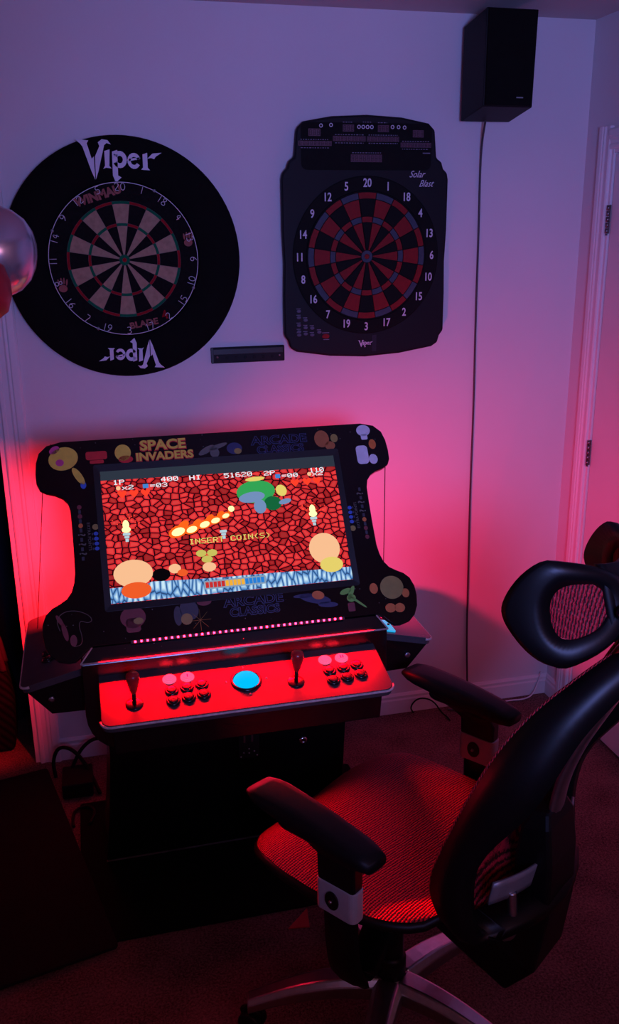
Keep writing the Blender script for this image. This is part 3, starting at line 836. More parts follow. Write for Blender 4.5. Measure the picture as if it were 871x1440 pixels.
def spr(name, polys, m, dz=.00005):
    LZ[0] += dz
    groups = [[P] for P in polys] if name == 'plain_oval' else [polys]
    for gp in groups:
        b = MB()
        for P in gp: b.flat(P, LZ[0])
        o = b.build(name, m, scr)
    return o
E_w = emat('px_white', (236, 240, 250), 1.0); E_y = emat('px_yellow', (236, 214, 110), .95); E_p = emat('px_peach', (250, 192, 146), 1.0)
E_o = emat('px_orange', (240, 92, 40), 1.0); E_r = emat('px_red', (232, 30, 34), .9); E_g = emat('px_green', (56, 176, 92), .85); E_gd = emat('px_deepgreen', (24, 112, 66), .8)
E_b = emat('px_blue', (70, 140, 220), .9); E_s = emat('px_steel', (120, 150, 196), .9); E_k = emat('px_black', (14, 8, 16), .6); E_f = emat('px_flame', (255, 236, 160), 1.5); E_bar = emat('px_bar', (48, 56, 70), .9)
spr('status_bar', [[(-.300, .1435), (.300, .1370), (.300, .1675), (-.300, .1675)]], E_bar)
spr('ice_floor', [[(-.300, -.1665), (.300, -.1670), (.300, -.134), (.20, -.133), (.10, -.130), (0, -.129), (-.06, -.128), (-.13, -.125), (-.2, -.122), (-.215, -.128), (-.300, -.129)]], ice_mat())
GL = {'1': '00100011000010000100001000010001110', '2': '01110100010000100110010001000011111', '3': '01110100010000100110000011000101110', '4': '00010001100101010010111110001000010',
      '0': '01110100011001110101110011000101110', '5': '11111100001111000001000011000101110', '6': '01110100001000011110100011000101110', 'P': '11110100011000111110100001000010000',
      'H': '10001100011000111111100011000110001', 'I': '01110001000010000100001000010001110', 'x': '00000000001000101010001000101010001', '=': '00000000001111100000111110000000000',
      'N': '10001110011010110101100111000110001', 'S': '01111100001000001110000010000111110', 'E': '11111100001000011110100001000011111', 'R': '11110100011000111110101001001010001',
      'T': '11111001000010000100001000010000100', 'C': '01110100011000010000100001000101110', 'O': '01110100011000110001100011000101110', '(': '00010001000100001000010000010000010', ')': '01000001000001000010000100010001000', ' ': '0' * 35}
def ptext(body, x0, x1, yc, h, m, name='game_text', tilt=0.0):
    n = len(body); cw = (x1 - x0) / (n * 6 - 1); chh = h / 7
    P = []
    for i, ch in enumerate(body):
        for k, bt in enumerate(GL[ch]):
            if bt == '1':
                xx = x0 + (i * 6 + k % 5) * cw; yy = yc + h / 2 - (k // 5 + 1) * chh + tilt * (xx - x0)
                P.append([(xx, yy), (xx + cw * 1.15, yy), (xx + cw * 1.15, yy + chh), (xx, yy + chh)])
    return spr(name, P, m)
ptext('1P', -.271, -.243, .1365, .0125, E_w); ptext('400', -.153, -.110, .1360, .0125, E_w); ptext('HI', -.082, -.053, .1345, .0125, E_w)
ptext('51620', .006, .078, .1335, .0125, E_w); ptext('2P', .109, .138, .1320, .0125, E_w); ptext('110', .230, .268, .1310, .0125, E_w)
ptext('x2', -.250, -.222, .1215, .0115, E_w); ptext('=03', -.181, -.139, .1215, .0115, E_w); ptext('=00', .155, .197, .1215, .0115, E_w); ptext('x2', .236, .264, .1215, .0115, E_w)
spr('life_icon', [ell(-.259, .121, .0055, .0055, 12), ell(.228, .121, .0055, .0055, 12)], E_p)
spr('item_icon', [rrect(-.199, .116, -.185, .127, .002), rrect(.138, .116, .151, .127, .002)], E_b)
def heart(cx, cy, k):
    return [(cx + k * x, cy + k * y) for x, y in ((0, -1), (.6, -.35), (1, .2), (.85, .7), (.45, .8), (0, .45), (-.45, .8), (-.85, .7), (-1, .2), (-.6, -.35))]
for hx, hy in ((-.251, .105), (-.222, .105), (-.194, .1045), (.187, .1005), (.219, .1015), (.246, .102)):
    spr('heart', [heart(hx, hy, .0115)], E_o if False else emat('px_heart', (255, 62, 40), 1.1))
ptext('INSERT COIN(S)', -.100, .104, -.032, .0135, E_y, tilt=.0)
for tx, ty in ((-.249, .008), (.222, .008), (-.013, -.006)):
    if tx != -.013:
        sp_ = []
        for k in range(46):
            a = random.random() * 2 * pi; r = .034 * sqrt(random.random())
            sp_.append(rrect(tx + r * cos(a) - .0016, ty + .022 + r * sin(a) * .8 - .0012, tx + r * cos(a) + .0016, ty + .022 + r * sin(a) * .8 + .0012, .0005, 1))
        spr('torch_glow', sp_, emat('px_glow', (255, 70, 50), 1.1))
        spr('torch_flame', [ell(tx, ty + .016, .008, .014, 12), ell(tx, ty + .005, .011, .008, 12)], E_f)
    spr('torch_post', [rrect(tx - .009, ty - .010, tx + .009, ty - .003, .002), rrect(tx - .006, ty - .017, tx + .006, ty - .011, .002), rrect(tx - .004, ty - .026, tx + .004, ty - .018, .001)], emat('px_pale', (186, 214, 226), .95))
fl = [(-.122, -.003, .024), (-.088, .0, .019), (-.055, .010, .018), (-.027, .018, .016), (.000, .028, .013)]
for fx, fy, k in fl:
    spr('fire_halo', [ell(fx - .002, fy, k * 1.05, k * .62, 16, .35), ell(fx + .012, fy + .014, k * .7, k * .42, 12, .7)], emat('px_fire', (255, 96, 24), 1.15))
for fx, fy, k in fl:
    spr('fire_core', [ell(fx - .002, fy - .001, k * .72, k * .42, 14, .3)], E_f)
spr('spark', [ell(.014, .044, .008, .008, 12)], E_f)
# plain ovals where the photograph's game figures are
spr('plain_oval', [ell(.082, .084, .050, .030, 24, .05)], E_g); spr('plain_oval', [ell(.070, .070, .034, .014, 20, .1)], E_s)
spr('plain_oval', [ell(.122, .050, .023, .019, 18)], E_gd); spr('plain_oval', [ell(.088, .044, .016, .019, 18)], E_s); spr('plain_oval', [ell(.154, .052, .017, .007, 14, .2)], E_s); spr('plain_oval', [ell(.148, .082, .014, .016, 12, .4), ell(.084, .118, .026, .006, 12, .05)], E_y)
spr('plain_oval', [ell(-.176, -.108, .022, .016, 16)], E_k)
spr('plain_oval', [ell(-.242, -.098, .047, .034, 24)], E_p); spr('plain_oval', [ell(-.238, -.140, .036, .020, 20)], E_o)
spr('plain_oval', [ell(.238, -.080, .040, .040, 24)], E_p); spr('plain_oval', [ell(.250, -.124, .030, .020, 18)], E_y);
spr('plain_oval', [ell(-.142, -.096, .015, .012, 14)], E_p); spr('plain_oval', [ell(-.124, -.108, .013, .009, 12)], E_o)
spr('plain_oval', [ell(-.074, -.064, .013, .009, 12), ell(-.047, -.065, .013, .009, 12), ell(-.061, -.080, .014, .009, 12)], emat('px_lime', (206, 196, 96), .95)); spr('plain_oval', [ell(-.058, -.100, .017, .012, 14)], E_p)
spr('gauge_frame', [rrect(-.076, -.1555, .078, -.1345, .003)], emat('px_grey', (150, 176, 200), .8))
for k in range(15):
    x0 = -.072 + k * .0098
    spr('gauge_cell', [[(x0, -.152), (x0 + .0080, -.152), (x0 + .0080, -.138), (x0, -.138)]], emat('px_gred', (206, 46, 46), .95) if k < 5 else (emat('px_gamber', (244, 176, 56), 1.0) if k < 10 else emat('px_gblue', (40, 130, 220), .95)))

# ------------------------------------------------------------------ printed panel art: words kept, figures left as plain patches
AR = {n: mat('art_' + n, c, rough=0.5, var=0.08, scale=60) for n, c in dict(yellow=(226, 190, 70), red=(206, 40, 44), pink=(206, 70, 130), blue=(58, 96, 190), brown=(170, 96, 52), white=(214, 206, 216), green=(120, 176, 70), grey=(96, 92, 84), slate=(48, 52, 88), wine=(120, 44, 52), orange=(206, 110, 50), dim=(58, 56, 66), gold=(150, 128, 64)).items()}
def art(polys, m, name='art_patch', z=.0002):
    for P in polys:
        b = MB(); b.prism(P, 0, .0004)
        b.build(name, AR[m], bezel, mtx=T(0, 0, z))
def word(body, size, x, y, m, bold=0.0, sx=1.0, shear=0.0, rot=0.0, space=1.0):
    text('lettering', body, size, AR[m], bezel, T(x, y, .0004) @ RZ(rot), bold=bold, sx=sx, shear=shear, space=space)
word('SPACE', .036, -.139, .2270, 'red', .0026, 1.12); word('SPACE', .036, -.139, .2280, 'yellow', .0012, 1.12)
bezel.children[-1].matrix_basis = T(0, 0, .0006) @ bezel.children[-1].matrix_basis
word('INVADERS', .029, -.137, .1975, 'red', .0022, 1.08, .0); word('INVADERS', .029, -.137, .1985, 'yellow', .0010, 1.08)
bezel.children[-1].matrix_basis = T(0, 0, .0006) @ bezel.children[-1].matrix_basis
for cx, cy in ((.162, .208), (.041, -.207)):
    for body, dy in (('ARCADE', .0135), ('CLASSICS', -.0125)):
        sz = .0315 if body == 'ARCADE' else .0285
        word(body, sz, cx, cy + dy, 'slate', .0016, 1.20 if body == 'ARCADE' else 1.04)
        text('lettering', body, sz, M_bez, bezel, T(cx, cy + dy, .0011), bold=-.0002, sx=1.20 if body == 'ARCADE' else 1.04)
art([ell(-.385, .208, .036, .030, 22, .3)], 'yellow'); art([ell(-.352, .160, .009, .026, 14, .5)], 'yellow'); art([ell(-.342, .136, .007, .010, 12)], 'blue'); art([ell(-.405, .232, .014, .009, 14, .6)], 'pink'); art([ell(-.394, .198, .010, .009, 12)], 'pink', z=.0006)
art([rrect(-.331, .200, -.279, .222, .006), rrect(-.322, .190, -.288, .199, .003)], 'red')
art([ell(-.240, .214, .020, .022, 20)], 'yellow'); art([ell(-.234, .196, .018, .010, 14)], 'red')
art([ell(-.030, .206, .024, .008, 14, .5), ell(.000, .214, .026, .006, 14, .3), ell(-.010, .198, .012, .014, 12)], 'grey')
art([ell(.042, .206, .020, .016, 18)], 'slate'); art([ell(.050, .198, .010, .008, 12)], 'gold', z=.0006)
art([ell(.276, .216, .020, .024, 18), ell(.296, .196, .014, .012, 14)], 'brown'); art([ell(.310, .216, .010, .012, 14)], 'gold')
art([ell(.393, .232, .019, .016, 18), rrect(.384, .206, .402, .222, .004)], 'white'); art([ell(.412, .192, .010, .014, 14)], 'orange'); art([rrect(.364, .138, .396, .190, .010), ell(.408, .150, .012, .014, 14)], 'white');
# lower row
LX = [(-.421, -.218), (-.428, -.196), (-.418, -.178), (-.396, -.172), (-.374, -.176), (-.352, -.188), (-.346, -.202), (-.358, -.206), (-.374, -.198), (-.378, -.212), (-.372, -.236), (-.374, -.256), (-.392, -.258)]
b_ = MB(); b_.tube([(x, y, .0004) for x, y in smooth_path(LX, 2)], .0009, 5); b_.build('art_outline', AR['grey'], bezel)
art([ell(-.410, -.222, .006, .022, 14, .2), ell(-.420, -.194, .005, .016, 12, .5), ell(-.392, -.244, .008, .014, 14)], 'wine')
art([ell(-.252, -.204, .030, .026, 22), rrect(-.270, -.240, -.236, -.206, .008)], 'wine'); art([ell(-.240, -.214, .012, .008, 14)], 'gold', z=.0006)
art([ell(-.118, -.200, .022, .026, 16, .4), ell(-.146, -.212, .010, .024, 14)], 'dim'); art([ell(-.126, -.222, .014, .014, 14)], 'gold', z=.0006); art([ell(-.080, -.184, .018, .010, 14)], 'wine')
b_ = MB(); [b_.tube([(-.094 + .026 * cos(a), -.228 + .026 * sin(a), .0006), (-.094 - .026 * cos(a), -.228 - .026 * sin(a), .0006)], .0005, 4) for a in (0, pi / 4, pi / 2, 3 * pi / 4)]; b_.build('art_outline', AR['gold'], bezel)
art([ell(.196, -.206, .040, .012, 18, -.25), ell(.226, -.224, .026, .007, 14, -.1), ell(.168, -.196, .028, .005, 12, .0)], 'slate'); art([ell(.204, -.198, .016, .011, 14, -.2)], 'orange', z=.0006)
art([ell(.290, -.200, .020, .006, 12, 1.1), ell(.276, -.196, .016, .007, 12, .3), ell(.305, -.226, .026, .003, 10, -.7), ell(.288, -.214, .012, .010, 12)], 'green'); art([rrect(.276, -.248, .294, -.226, .003)], 'wine', z=.0006)
art([ell(.398, -.198, .031, .030, 24)], 'gold'); art([ell(.350, -.196, .011, .014, 14), ell(.432, -.216, .010, .012, 12), ell(.386, -.250, .014, .012, 14), ell(.410, -.252, .014, .012, 14)], 'orange')
for sx_, rot in ((-1, -pi / 2), (1, pi / 2)):
    X = lambda v: sx_ * v
    Y = lambda v: -sx_ * v if False else (v if sx_ < 0 else v * 1.0)
    top_ = .080 if sx_ < 0 else -.060
    st_ = -1 if sx_ < 0 else 1
    for k, (gl, mm_) in enumerate((('•', 'wine'), ('♦', 'wine'), ('•', 'orange'), ('?', 'grey'), ('?', 'grey'), ('?', 'grey'))):
        yy = top_ + st_ * k * .0235
        if gl == '?': word('?', .024, X(.356), yy, 'grey', .0004, 1.0, 0, rot)
        else: art([ell(X(.356), yy, .0055, .006, 12)], mm_)
        art([rrect(X(.356) - .0032, yy + st_ * .012 - .0048, X(.356) + .0032, yy + st_ * .012 + .0048, .0005, 1)], 'dim')
    word('EXTRA POINTS', .0105, X(.338), .004 if sx_ < 0 else 0.0, 'grey', 0, 1.0, 0, rot)
    for k in range(4):
        art([ell(X(.3215), (.010 if sx_ < 0 else -.016) + st_ * k * .0125, .0055, .005, 12)], 'blue')
        art([rrect(X(.330) - .0016, (.010 if sx_ < 0 else -.016) + st_ * k * .0125 - .003, X(.330) + .0016, (.010 if sx_ < 0 else -.016) + st_ * k * .0125 + .003, .0005, 1)], 'dim')
    art([ell(X(.3215), .027 if sx_ < 0 else -.034, .0075, .0075, 16)], 'gold')
b_ = MB()
for k in range(70):
    x, y = random.uniform(-.45, .45), random.choice((random.uniform(-.285, -.18), random.uniform(.195, .25)))
    if abs(x) > .36 and y < -.255: continue
    d = random.uniform(.0006, .0012); b_.box((x - d, y - d, 0), (x + d, y + d, .0004))
o_ = b_.build('printed_stars', AR['grey'], bezel); o_['kind'] = 'stuff'

# ------------------------------------------------------------------ office chair
ch = thing('office_chair', 'black office chair with maroon mesh seat, headrest and grey arm brackets facing the arcade machine', 'chair', (.592, -1.33, 0), radians(36))
M_cb = mat('chair_black', (8, 8, 10), rough=0.42, var=0.15, scale=30, spec=0.3)
M_slv = mat('sleeve_grey', (176, 174, 180), rough=0.4, metal=0.15, var=0.06)
M_pad = mat('arm_pad', (9, 9, 13), spec=0.25, rough=0.5, var=0.1, scale=40, bump=0.06, bscale=600)
def mesh_fabric(name, sc=1.0):
    """woven chair mesh: wavy bands of maroon thread over dark gaps"""
    m = mat(name, (120, 16, 30), rough=0.55, var=0.0, spec=0.3)
    nt = m.node_tree; b = nt.nodes['Principled BSDF']
    tc = nt.nodes.new('ShaderNodeTexCoord'); mp = nt.nodes.new('ShaderNodeMapping')
    nt.links.new(tc.outputs['Object'], mp.inputs[0])
    mp.inputs['Rotation'].default_value = (0, 0, .12)
    wv = nt.nodes.new('ShaderNodeTexWave'); wv.wave_type = 'BANDS'; wv.bands_direction = 'Y'; wv.inputs['Scale'].default_value = 52 * sc; wv.inputs['Distortion'].default_value = 2.6; wv.inputs['Detail'].default_value = 1.5; wv.inputs['Detail Scale'].default_value = 2.2
    w2 = nt.nodes.new('ShaderNodeTexWave'); w2.wave_type = 'BANDS'; w2.bands_direction = 'X'; w2.inputs['Scale'].default_value = 60 * sc; w2.inputs['Distortion'].default_value = 3.0
    for q in (wv, w2): nt.links.new(mp.outputs[0], q.inputs['Vector'])
    mm = nt.nodes.new('ShaderNodeMath'); mm.operation = 'MULTIPLY_ADD'; mm.inputs[1].default_value = .30; nt.links.new(w2.outputs['Fac'], mm.inputs[0]); 
    m2 = nt.nodes.new('ShaderNodeMath'); m2.operation = 'MULTIPLY'; m2.inputs[1].default_value = .75; nt.links.new(wv.outputs['Fac'], m2.inputs[0]); nt.links.new(m2.outputs[0], mm.inputs[2])
    r = nt.nodes.new('ShaderNodeValToRGB')
    r.color_ramp.elements[0].position = .22; r.color_ramp.elements[0].color = lin((30, 5, 9)) + (1,)
    r.color_ramp.elements[1].position = .75; r.color_ramp.elements[1].color = lin((196, 34, 52)) + (1,)
    x = r.color_ramp.elements.new(.42); x.color = lin((128, 16, 30)) + (1,)
    nt.links.new(mm.outputs[0], r.inputs[0]); nt.links.new(r.outputs[0], b.inputs['Base Color'])
    bp = nt.nodes.new('ShaderNodeBump'); bp.inputs['Strength'].default_value = .7; bp.inputs['Distance'].default_value = .003
    nt.links.new(mm.outputs[0], bp.inputs['Height']); nt.links.new(bp.outputs['Normal'], b.inputs['Normal'])
    return m
M_mesh = mesh_fabric('seat_mesh_weave'); M_mesh2 = mesh_fabric('back_mesh_weave', 1.6)

# seat: waterfall front, slightly dished, rounded plan
def seat_pt(u, v, dz=0.0, k=1.0):
    a, f_ = 2 * u - 1, 2 * v - 1
    sq = lambda t, o: t * sqrt(max(0, 1 - 0.36 * o * o * abs(o) ** 1.5)) 
    aa, ff = sq(a, f_), sq(f_, a)
    y = .012 + ff * .268 * k
    x = aa * (.272 if ff > 0 else .272 - .03 * ff * ff) * k
    z = .535 - .014 * (1 - a * a) + .006 * ff
    if ff > .45: z -= .17 * ((ff - .45) / .55) ** 2 * .45
    if ff < -.7: z += .03 * ((-ff - .7) / .3) ** 2
    z -= .018 * abs(a) ** 6
    return (x, y, z + dz)
g = MB(); g.grid(lambda u, v: seat_pt(u, v), 36, 36); g.build('seat_mesh', M_mesh, ch)
# rim under the mesh
ring_ = [seat_pt(k / 20, 0) for k in range(20)] + [seat_pt(1, k / 20) for k in range(20)] + [seat_pt(1 - k / 20, 1) for k in range(20)] + [seat_pt(0, 1 - k / 20) for k in range(20)]
g = MB(); g.tube([(x * .985, .012 + (y - .012) * .985, z - .014) for x, y, z in ring_], .013, 8, closed=True); g.build('seat_frame', M_cb, ch)
g = MB(); g.grid(lambda u, v: seat_pt(u, v, -.030 - .02 * (1 - (2 * u - 1) ** 2), .94), 14, 14); g.build('seat_pan', M_cb, ch)
# mechanism, gas lift, base
g = MB(); g.loft([[(-.10, -.15, .40), (.10, -.15, .40), (.10, .13, .40), (-.10, .13, .40)], [(-.13, -.19, .485), (.13, -.19, .485), (.13, .17, .485), (-.13, .17, .485)]], smooth=False); g.build('tilt_mechanism', M_cb, ch, bevel=.01)
HX, HY = -.035, -.015
g = MB(); g.lathe([(.028, .12), (.028, .33), (.022, .335), (.022, .42)], 20, T(HX, HY, 0)); g.lathe([(.034, .13), (.034, .20), (.030, .21)], 20, T(HX, HY, 0)); g.build('gas_lift', M_cb, ch)
g = MB(); g.lathe([(0, .085), (.040, .085), (.052, .10), (.050, .130), (.038, .150), (.030, .155)], 28, T(HX, HY, 0)); hub = g.build('base_hub', M_alu, ch)
for k in range(5):
    a = radians(276 - 72 * k)
    rings = []
    for i in range(11):
        t = i / 10
        r = .03 + t * .305
        zc = .128 - .050 * t ** 1.6 + .012 * sin(pi * t)
        wd = .036 - .014 * t; th = .026 - .010 * t
        sec = [(-wd, -th), (-wd, th * .3), (-wd * .62, th), (wd * .62, th), (wd, th * .3), (wd, -th)]
        rings.append([(HX + r * cos(a) - q * sin(a), HY + r * sin(a) + q * cos(a), zc + z_) for q, z_ in sec])
    g = MB(); g.loft(rings, smooth=False); lg = g.build('base_leg', M_alu, ch, bevel=.004, seg=2)
    cx, cy = HX + .325 * cos(a), HY + .325 * sin(a)
    ca = a + 1.1
    g = MB(); g.lathe([(.008, .055), (.008, .085)], 10, T(cx, cy, 0))
    for s in (-1, 1):
        g.lathe([(.010, -.009), (.026, -.009), (.0285, -.006), (.0285, .006), (.026, .009), (.010, .009)], 20, T(cx + s * .014 * cos(ca), cy + s * .014 * sin(ca), .0285) @ RZ(ca) @ RY(pi / 2))
    g.tube([(cx - .024 * cos(ca + pi / 2), cy - .024 * sin(ca + pi / 2), .045), (cx, cy, .062), (cx + .024 * cos(ca + pi / 2), cy + .024 * sin(ca + pi / 2), .045)], .010, 8)
    g.build('caster', M_cb, lg)
# arms
def arm(s, cx, cy, rot, sf, sz):
    """pad centre (cx, cy), pad heading rot; sleeve centre at f=sf, z=sz"""
    xa = s * .303
    g = MB()
    # lower post bends in under the seat
    g.tube(smooth_path([(xa, sf, sz), (xa, sf - .004, .46), (xa * .985, sf - .010, .40), (xa * .93, sf - .012, .368), (xa * .78, sf - .010, .362), (xa * .45, sf * .8, .40), (xa * .25, sf * .6, .43)], 2), .0155, 10, sx=1.0, sy=2.7, side=(s, 0, .35))
    po = g.build('armrest', M_cb, ch)
    g = MB(); g.prism(rrect(-.019, -.048, .019, .048, .014), -.034, .034); g.build('sleeve', M_slv, po, mtx=T(xa, sf, sz), bevel=.002)
    g = MB(); g.prism(ell(0, 0, .016, .020, 24), 0, .0035); g.build('height_button', M_cb, po, mtx=T(xa - .019, sf + .004, sz) @ frame((0, 0, 0), (0, -1, 0), (0, 0, 1), (-1, 0, 0)), bevel=.001)
    g = MB(); g.lathe([(.004, 0), (.003, .005), (0, .005)], 10); g.build('screw', M_alu, po, mtx=T(xa - .0225, sf + .004, sz) @ frame((0, 0, 0), (0, -1, 0), (0, 0, 1), (-1, 0, 0)))
    # upper post flares forward into the pad carrier
    rr = []
    for z_, y0, y1, hw, xo in ((sz + .02, -.044, .044, .0165, 0), (.660, -.044, .046, .0165, 0), (.682, -.046, .060, .018, .25), (.700, -.050, .066, .020, .6), (.714, -.058, .082, .023, 1), (.730, -.066, .088, .025, 1)):
        ox = (cx - xa) * xo; oy = (cy - sf) * xo * .6
        rr.append([(xa + ox - hw, sf + oy + y0, z_), (xa + ox + hw, sf + oy + y0, z_), (xa + ox + hw, sf + oy + y1, z_), (xa + ox - hw, sf + oy + y1, z_)])
    g = MB(); g.loft(rr, smooth=False); g.build('post', M_cb, po, bevel=.006)
    # pad: long soft wedge, front edge cut at a slant
    rings = []
    for i in range(15):
        t = i / 14
        y = -.160 + .320 * t
        e = min(1, sin(pi * min(max(t, .02), .98)) * 3.2) ** .5
        wd = (.033 + .009 * t) * (.55 + .45 * e)
        zt = .765 - .010 * (2 * t - 1) ** 2 - .006 * (1 - e); zb = .722 + .010 * (1 - e) + (.010 * max(0, t - .6) / .4)
        n_ = 14
        rings.append([(wd * (abs(cos(q)) ** .55) * (1 if cos(q) > 0 else -1), y + .012 * s * 0, (zt + zb) / 2 + (zt - zb) / 2 * (abs(sin(q)) ** .6) * (1 if sin(q) > 0 else -1)) for q in [2 * pi * k / n_ for k in range(n_)]])
    g = MB(); g.loft(rings); g.build('pad', M_pad, po, mtx=T(cx, cy, 0) @ RZ(rot))
arm(-1, -.338, -.040, radians(-7), -.075, .572)
arm(1, .258, .004, radians(-9), -.030, .588)

# backrest: edge curve of the near side measured, mirrored
BE = [(.556, -.285, .175), (.545, -.262, .205), (.580, -.246, .225), (.650, -.236, .232), (.777, -.277, .232), (.927, -.338, .225), (1.02, -.388, .190), (1.085, -.440, .140), (1.125, -.478, .095)]
def back_row(t):
    n_ = len(BE) - 1; x = t * n_; i = min(int(x), n_ - 1); q = x - i
    def cr(j):
        p0, p1, p2, p3 = BE[max(i - 1, 0)][j], BE[i][j], BE[i + 1][j], BE[min(i + 2, n_)][j]
        return .5 * ((2 * p1) + (-p0 + p2) * q + (2 * p0 - 5 * p1 + 4 * p2 - p3) * q * q + (-p0 + 3 * p1 - 3 * p2 + p3) * q ** 3)
    return cr(0), cr(1), cr(2)
def back_pt(u, v):
    z, f_, hw = back_row(v); a = 2 * u - 1
    return (a * hw, f_ - .045 * (1 - a * a) * min(1, hw / .15), z)
g = MB(); g.grid(lambda u, v: back_pt(u, .10 + .88 * v), 20, 44); g.build('back_mesh', M_mesh2, ch)
# frame: deep band around the edge
left = [back_pt(0, k / 40) for k in range(41)]; right = [back_pt(1, k / 40) for k in range(41)]
loop = left + [back_pt(u / 6, 1) for u in range(1, 6)] + right[::-1] + [back_pt(1 - u / 6, 0) for u in range(1, 6)]
nL = len(loop); cz = .80
rings = []
for i in range(nL):
    p = Vector(loop[i]); tz = p.z
    t_ = (Vector(loop[(i + 1) % nL]) - Vector(loop[i - 1])).normalized()
    dpt = .040 + .050 * math.exp(-((tz - .93) / .16) ** 2) + .035 * math.exp(-((tz - .62) / .10) ** 2)
    bk_ = Vector((0, -.92, -.38)).normalized()
    inn = (Vector((0, p.y, min(max(p.z, .70), 1.0))) - p); inn = (inn - bk_ * inn.dot(bk_)).normalized()
    rings.append([p - inn * .004 - bk_ * .002, p + inn * .022 + bk_ * .004, p + inn * .030 + bk_ * dpt, p + inn * .006 + bk_ * (dpt + .006), p - inn * .008 + bk_ * dpt * .6])
g = MB(); m_ = 5
Vv = [tuple(q) for r in rings for q in r]
g.add(Vv, [(i * m_ + k, i * m_ + (k + 1) % m_, ((i + 1) % nL) * m_ + (k + 1) % m_, ((i + 1) % nL) * m_ + k) for i in range(nL) for k in range(m_)], True)
bf = g.build('back_frame', M_cb, ch)
g = MB(); g.tube([tuple(Vector(q) + Vector((0, .003, .001))) for q in left[4:]], .0035, 6); g.tube([tuple(Vector(q) + Vector((0, .003, .001))) for q in right[4:]], .0035, 6); g.build('piping', M_mesh2, bf)
# spine yoke behind, from under the seat up to the frame
def yoke(pts):
    rings = []
    for (y0, z0, y1, z1, hw) in pts:
        rings.append([(-hw, y0, z0), (hw, y0, z0), (hw, y1, z1), (-hw, y1, z1)])
    g = MB(); g.loft(rings, smooth=False); return g
g = yoke([(-.10, .395, -.10, .455, .070), (-.24, .360, -.24, .440, .085), (-.320, .325, -.27, .440, .080), (-.372, .390, -.290, .460, .070), (-.390, .520, -.312, .520, .062), (-.388, .640, -.312, .640, .060), (-.378, .715, -.318, .700, .056), (-.368, .745, -.330, .735, .040)])
g.build('spine', M_cb, ch, bevel=.008)
g = MB(); g.tube(smooth_path([(0, -.362, .72), (0, -.372, .80), (0, -.398, .88), (0, -.435, .96), (0, -.468, 1.03), (0, -.495, 1.09)], 2), .014, 10, sx=2.2, sy=.7, side=(1, 0, 0)); g.build('support_bar', M_alu, ch)
g = MB(); g.grid(lambda u, v: ((2 * u - 1) * .17, -.318 - .035 * (1 - (2 * u - 1) ** 2) - .01 * v, .585 + .052 * v + .012 * (2 * u - 1) ** 2), 16, 4); g.build('lumbar_band', M_silverp, ch, solid=.006)
g = MB(); g.tube(smooth_path([(-.115, -.338, .600), (-.118, -.345, .545), (-.120, -.348, .510), (-.122, -.330, .498)], 2), .010, 8); g.build('lumbar_lever', M_alu, ch)
# headrest: two forward-curving wings on a bracket
def head_pt(s_, t, off=0.0):
    """s_ along the band -1..1, t across -1..1"""
    a_ = abs(s_)
    x = .165 * sin(s_ * 1.25) / sin(1.25)
    f_ = -.455 + .145 * a_ ** 1.9
    hh = .050 + .044 * min(1, a_ / .7) ** 1.3
    if a_ > .62: hh *= sqrt(max(.22, 1 - .78 * ((a_ - .62) / .38) ** 2.6))
    zc = 1.205 - .032 * a_ ** 1.4
    return (x, f_ + .018 * t - off * .9, zc + t * hh)
def head_strip(s0, s1, t0, t1, th):
    P = []
    return P
# frame = band with two openings: outer contour tube plus webs
def contour(k, n_=72):
    out_ = []
    for i in range(n_):
        a = 2 * pi * i / n_
        s_ = cos(a); s_ = (abs(s_) ** .75) * (1 if s_ > 0 else -1) * k
        t = sin(a); t = (abs(t) ** .7) * (1 if t > 0 else -1)
        out_.append((s_, t))
    return out_
oc = [head_pt(s_ * .995, t) for s_, t in contour(1.0)]
def wing(sg):
    n_ = 56; O_, I_ = [], []
    for i in range(n_):
        a = 2 * pi * i / n_
        cs, sn = cos(a), sin(a)
        q = (abs(cs) ** .8) * (1 if cs > 0 else -1); w_ = (abs(sn) ** .8) * (1 if sn > 0 else -1)
        so_ = sg * (.54 + .455 * q); si_ = sg * (.50 + .23 * q)
        O_.append((so_, w_ * 1.0)); I_.append((si_, w_ * .56))
    V = []
    for (s1_, t1_), (s2_, t2_) in zip(O_, I_):
        V += [head_pt(s1_, t1_), head_pt(s2_, t2_), head_pt(s2_, t2_, .010), head_pt((s1_ + s2_) / 2 * 1.02, (t1_ + t2_) / 2 * 1.05, .024), head_pt(s1_, t1_, .014)]
    g = MB(); g.add(V, [(i * 5 + k, i * 5 + (k + 1) % 5, ((i + 1) % n_) * 5 + (k + 1) % 5, ((i + 1) % n_) * 5 + k) for i in range(n_) for k in range(5)], True)
    o = g.build('headrest_wing', M_cb, ch)
    g = MB(); g.grid(lambda u, v: head_pt(sg * (.50 + .235 * (2 * u - 1)), .58 * (2 * v - 1) * sqrt(max(.02, 1 - (2 * u - 1) ** 2 * .92)), .004), 16, 12); g.build('headrest_mesh', M_mesh2, o)
wing(-1); wing(1)
g = MB(); g.grid(lambda u, v: head_pt(.30 * (2 * u - 1), 2 * v - 1, .004), 10, 6); g.build('headrest_bridge', M_cb, ch, solid=.016)
g = MB(); g.tube(smooth_path([(0, -.500, 1.075), (0, -.510, 1.12), (0, -.492, 1.17), (0, -.478, 1.20)], 2), .018, 10, sx=1.6, sy=.9, side=(1, 0, 0)); hbk = g.build('headrest_bracket', M_cb, ch)
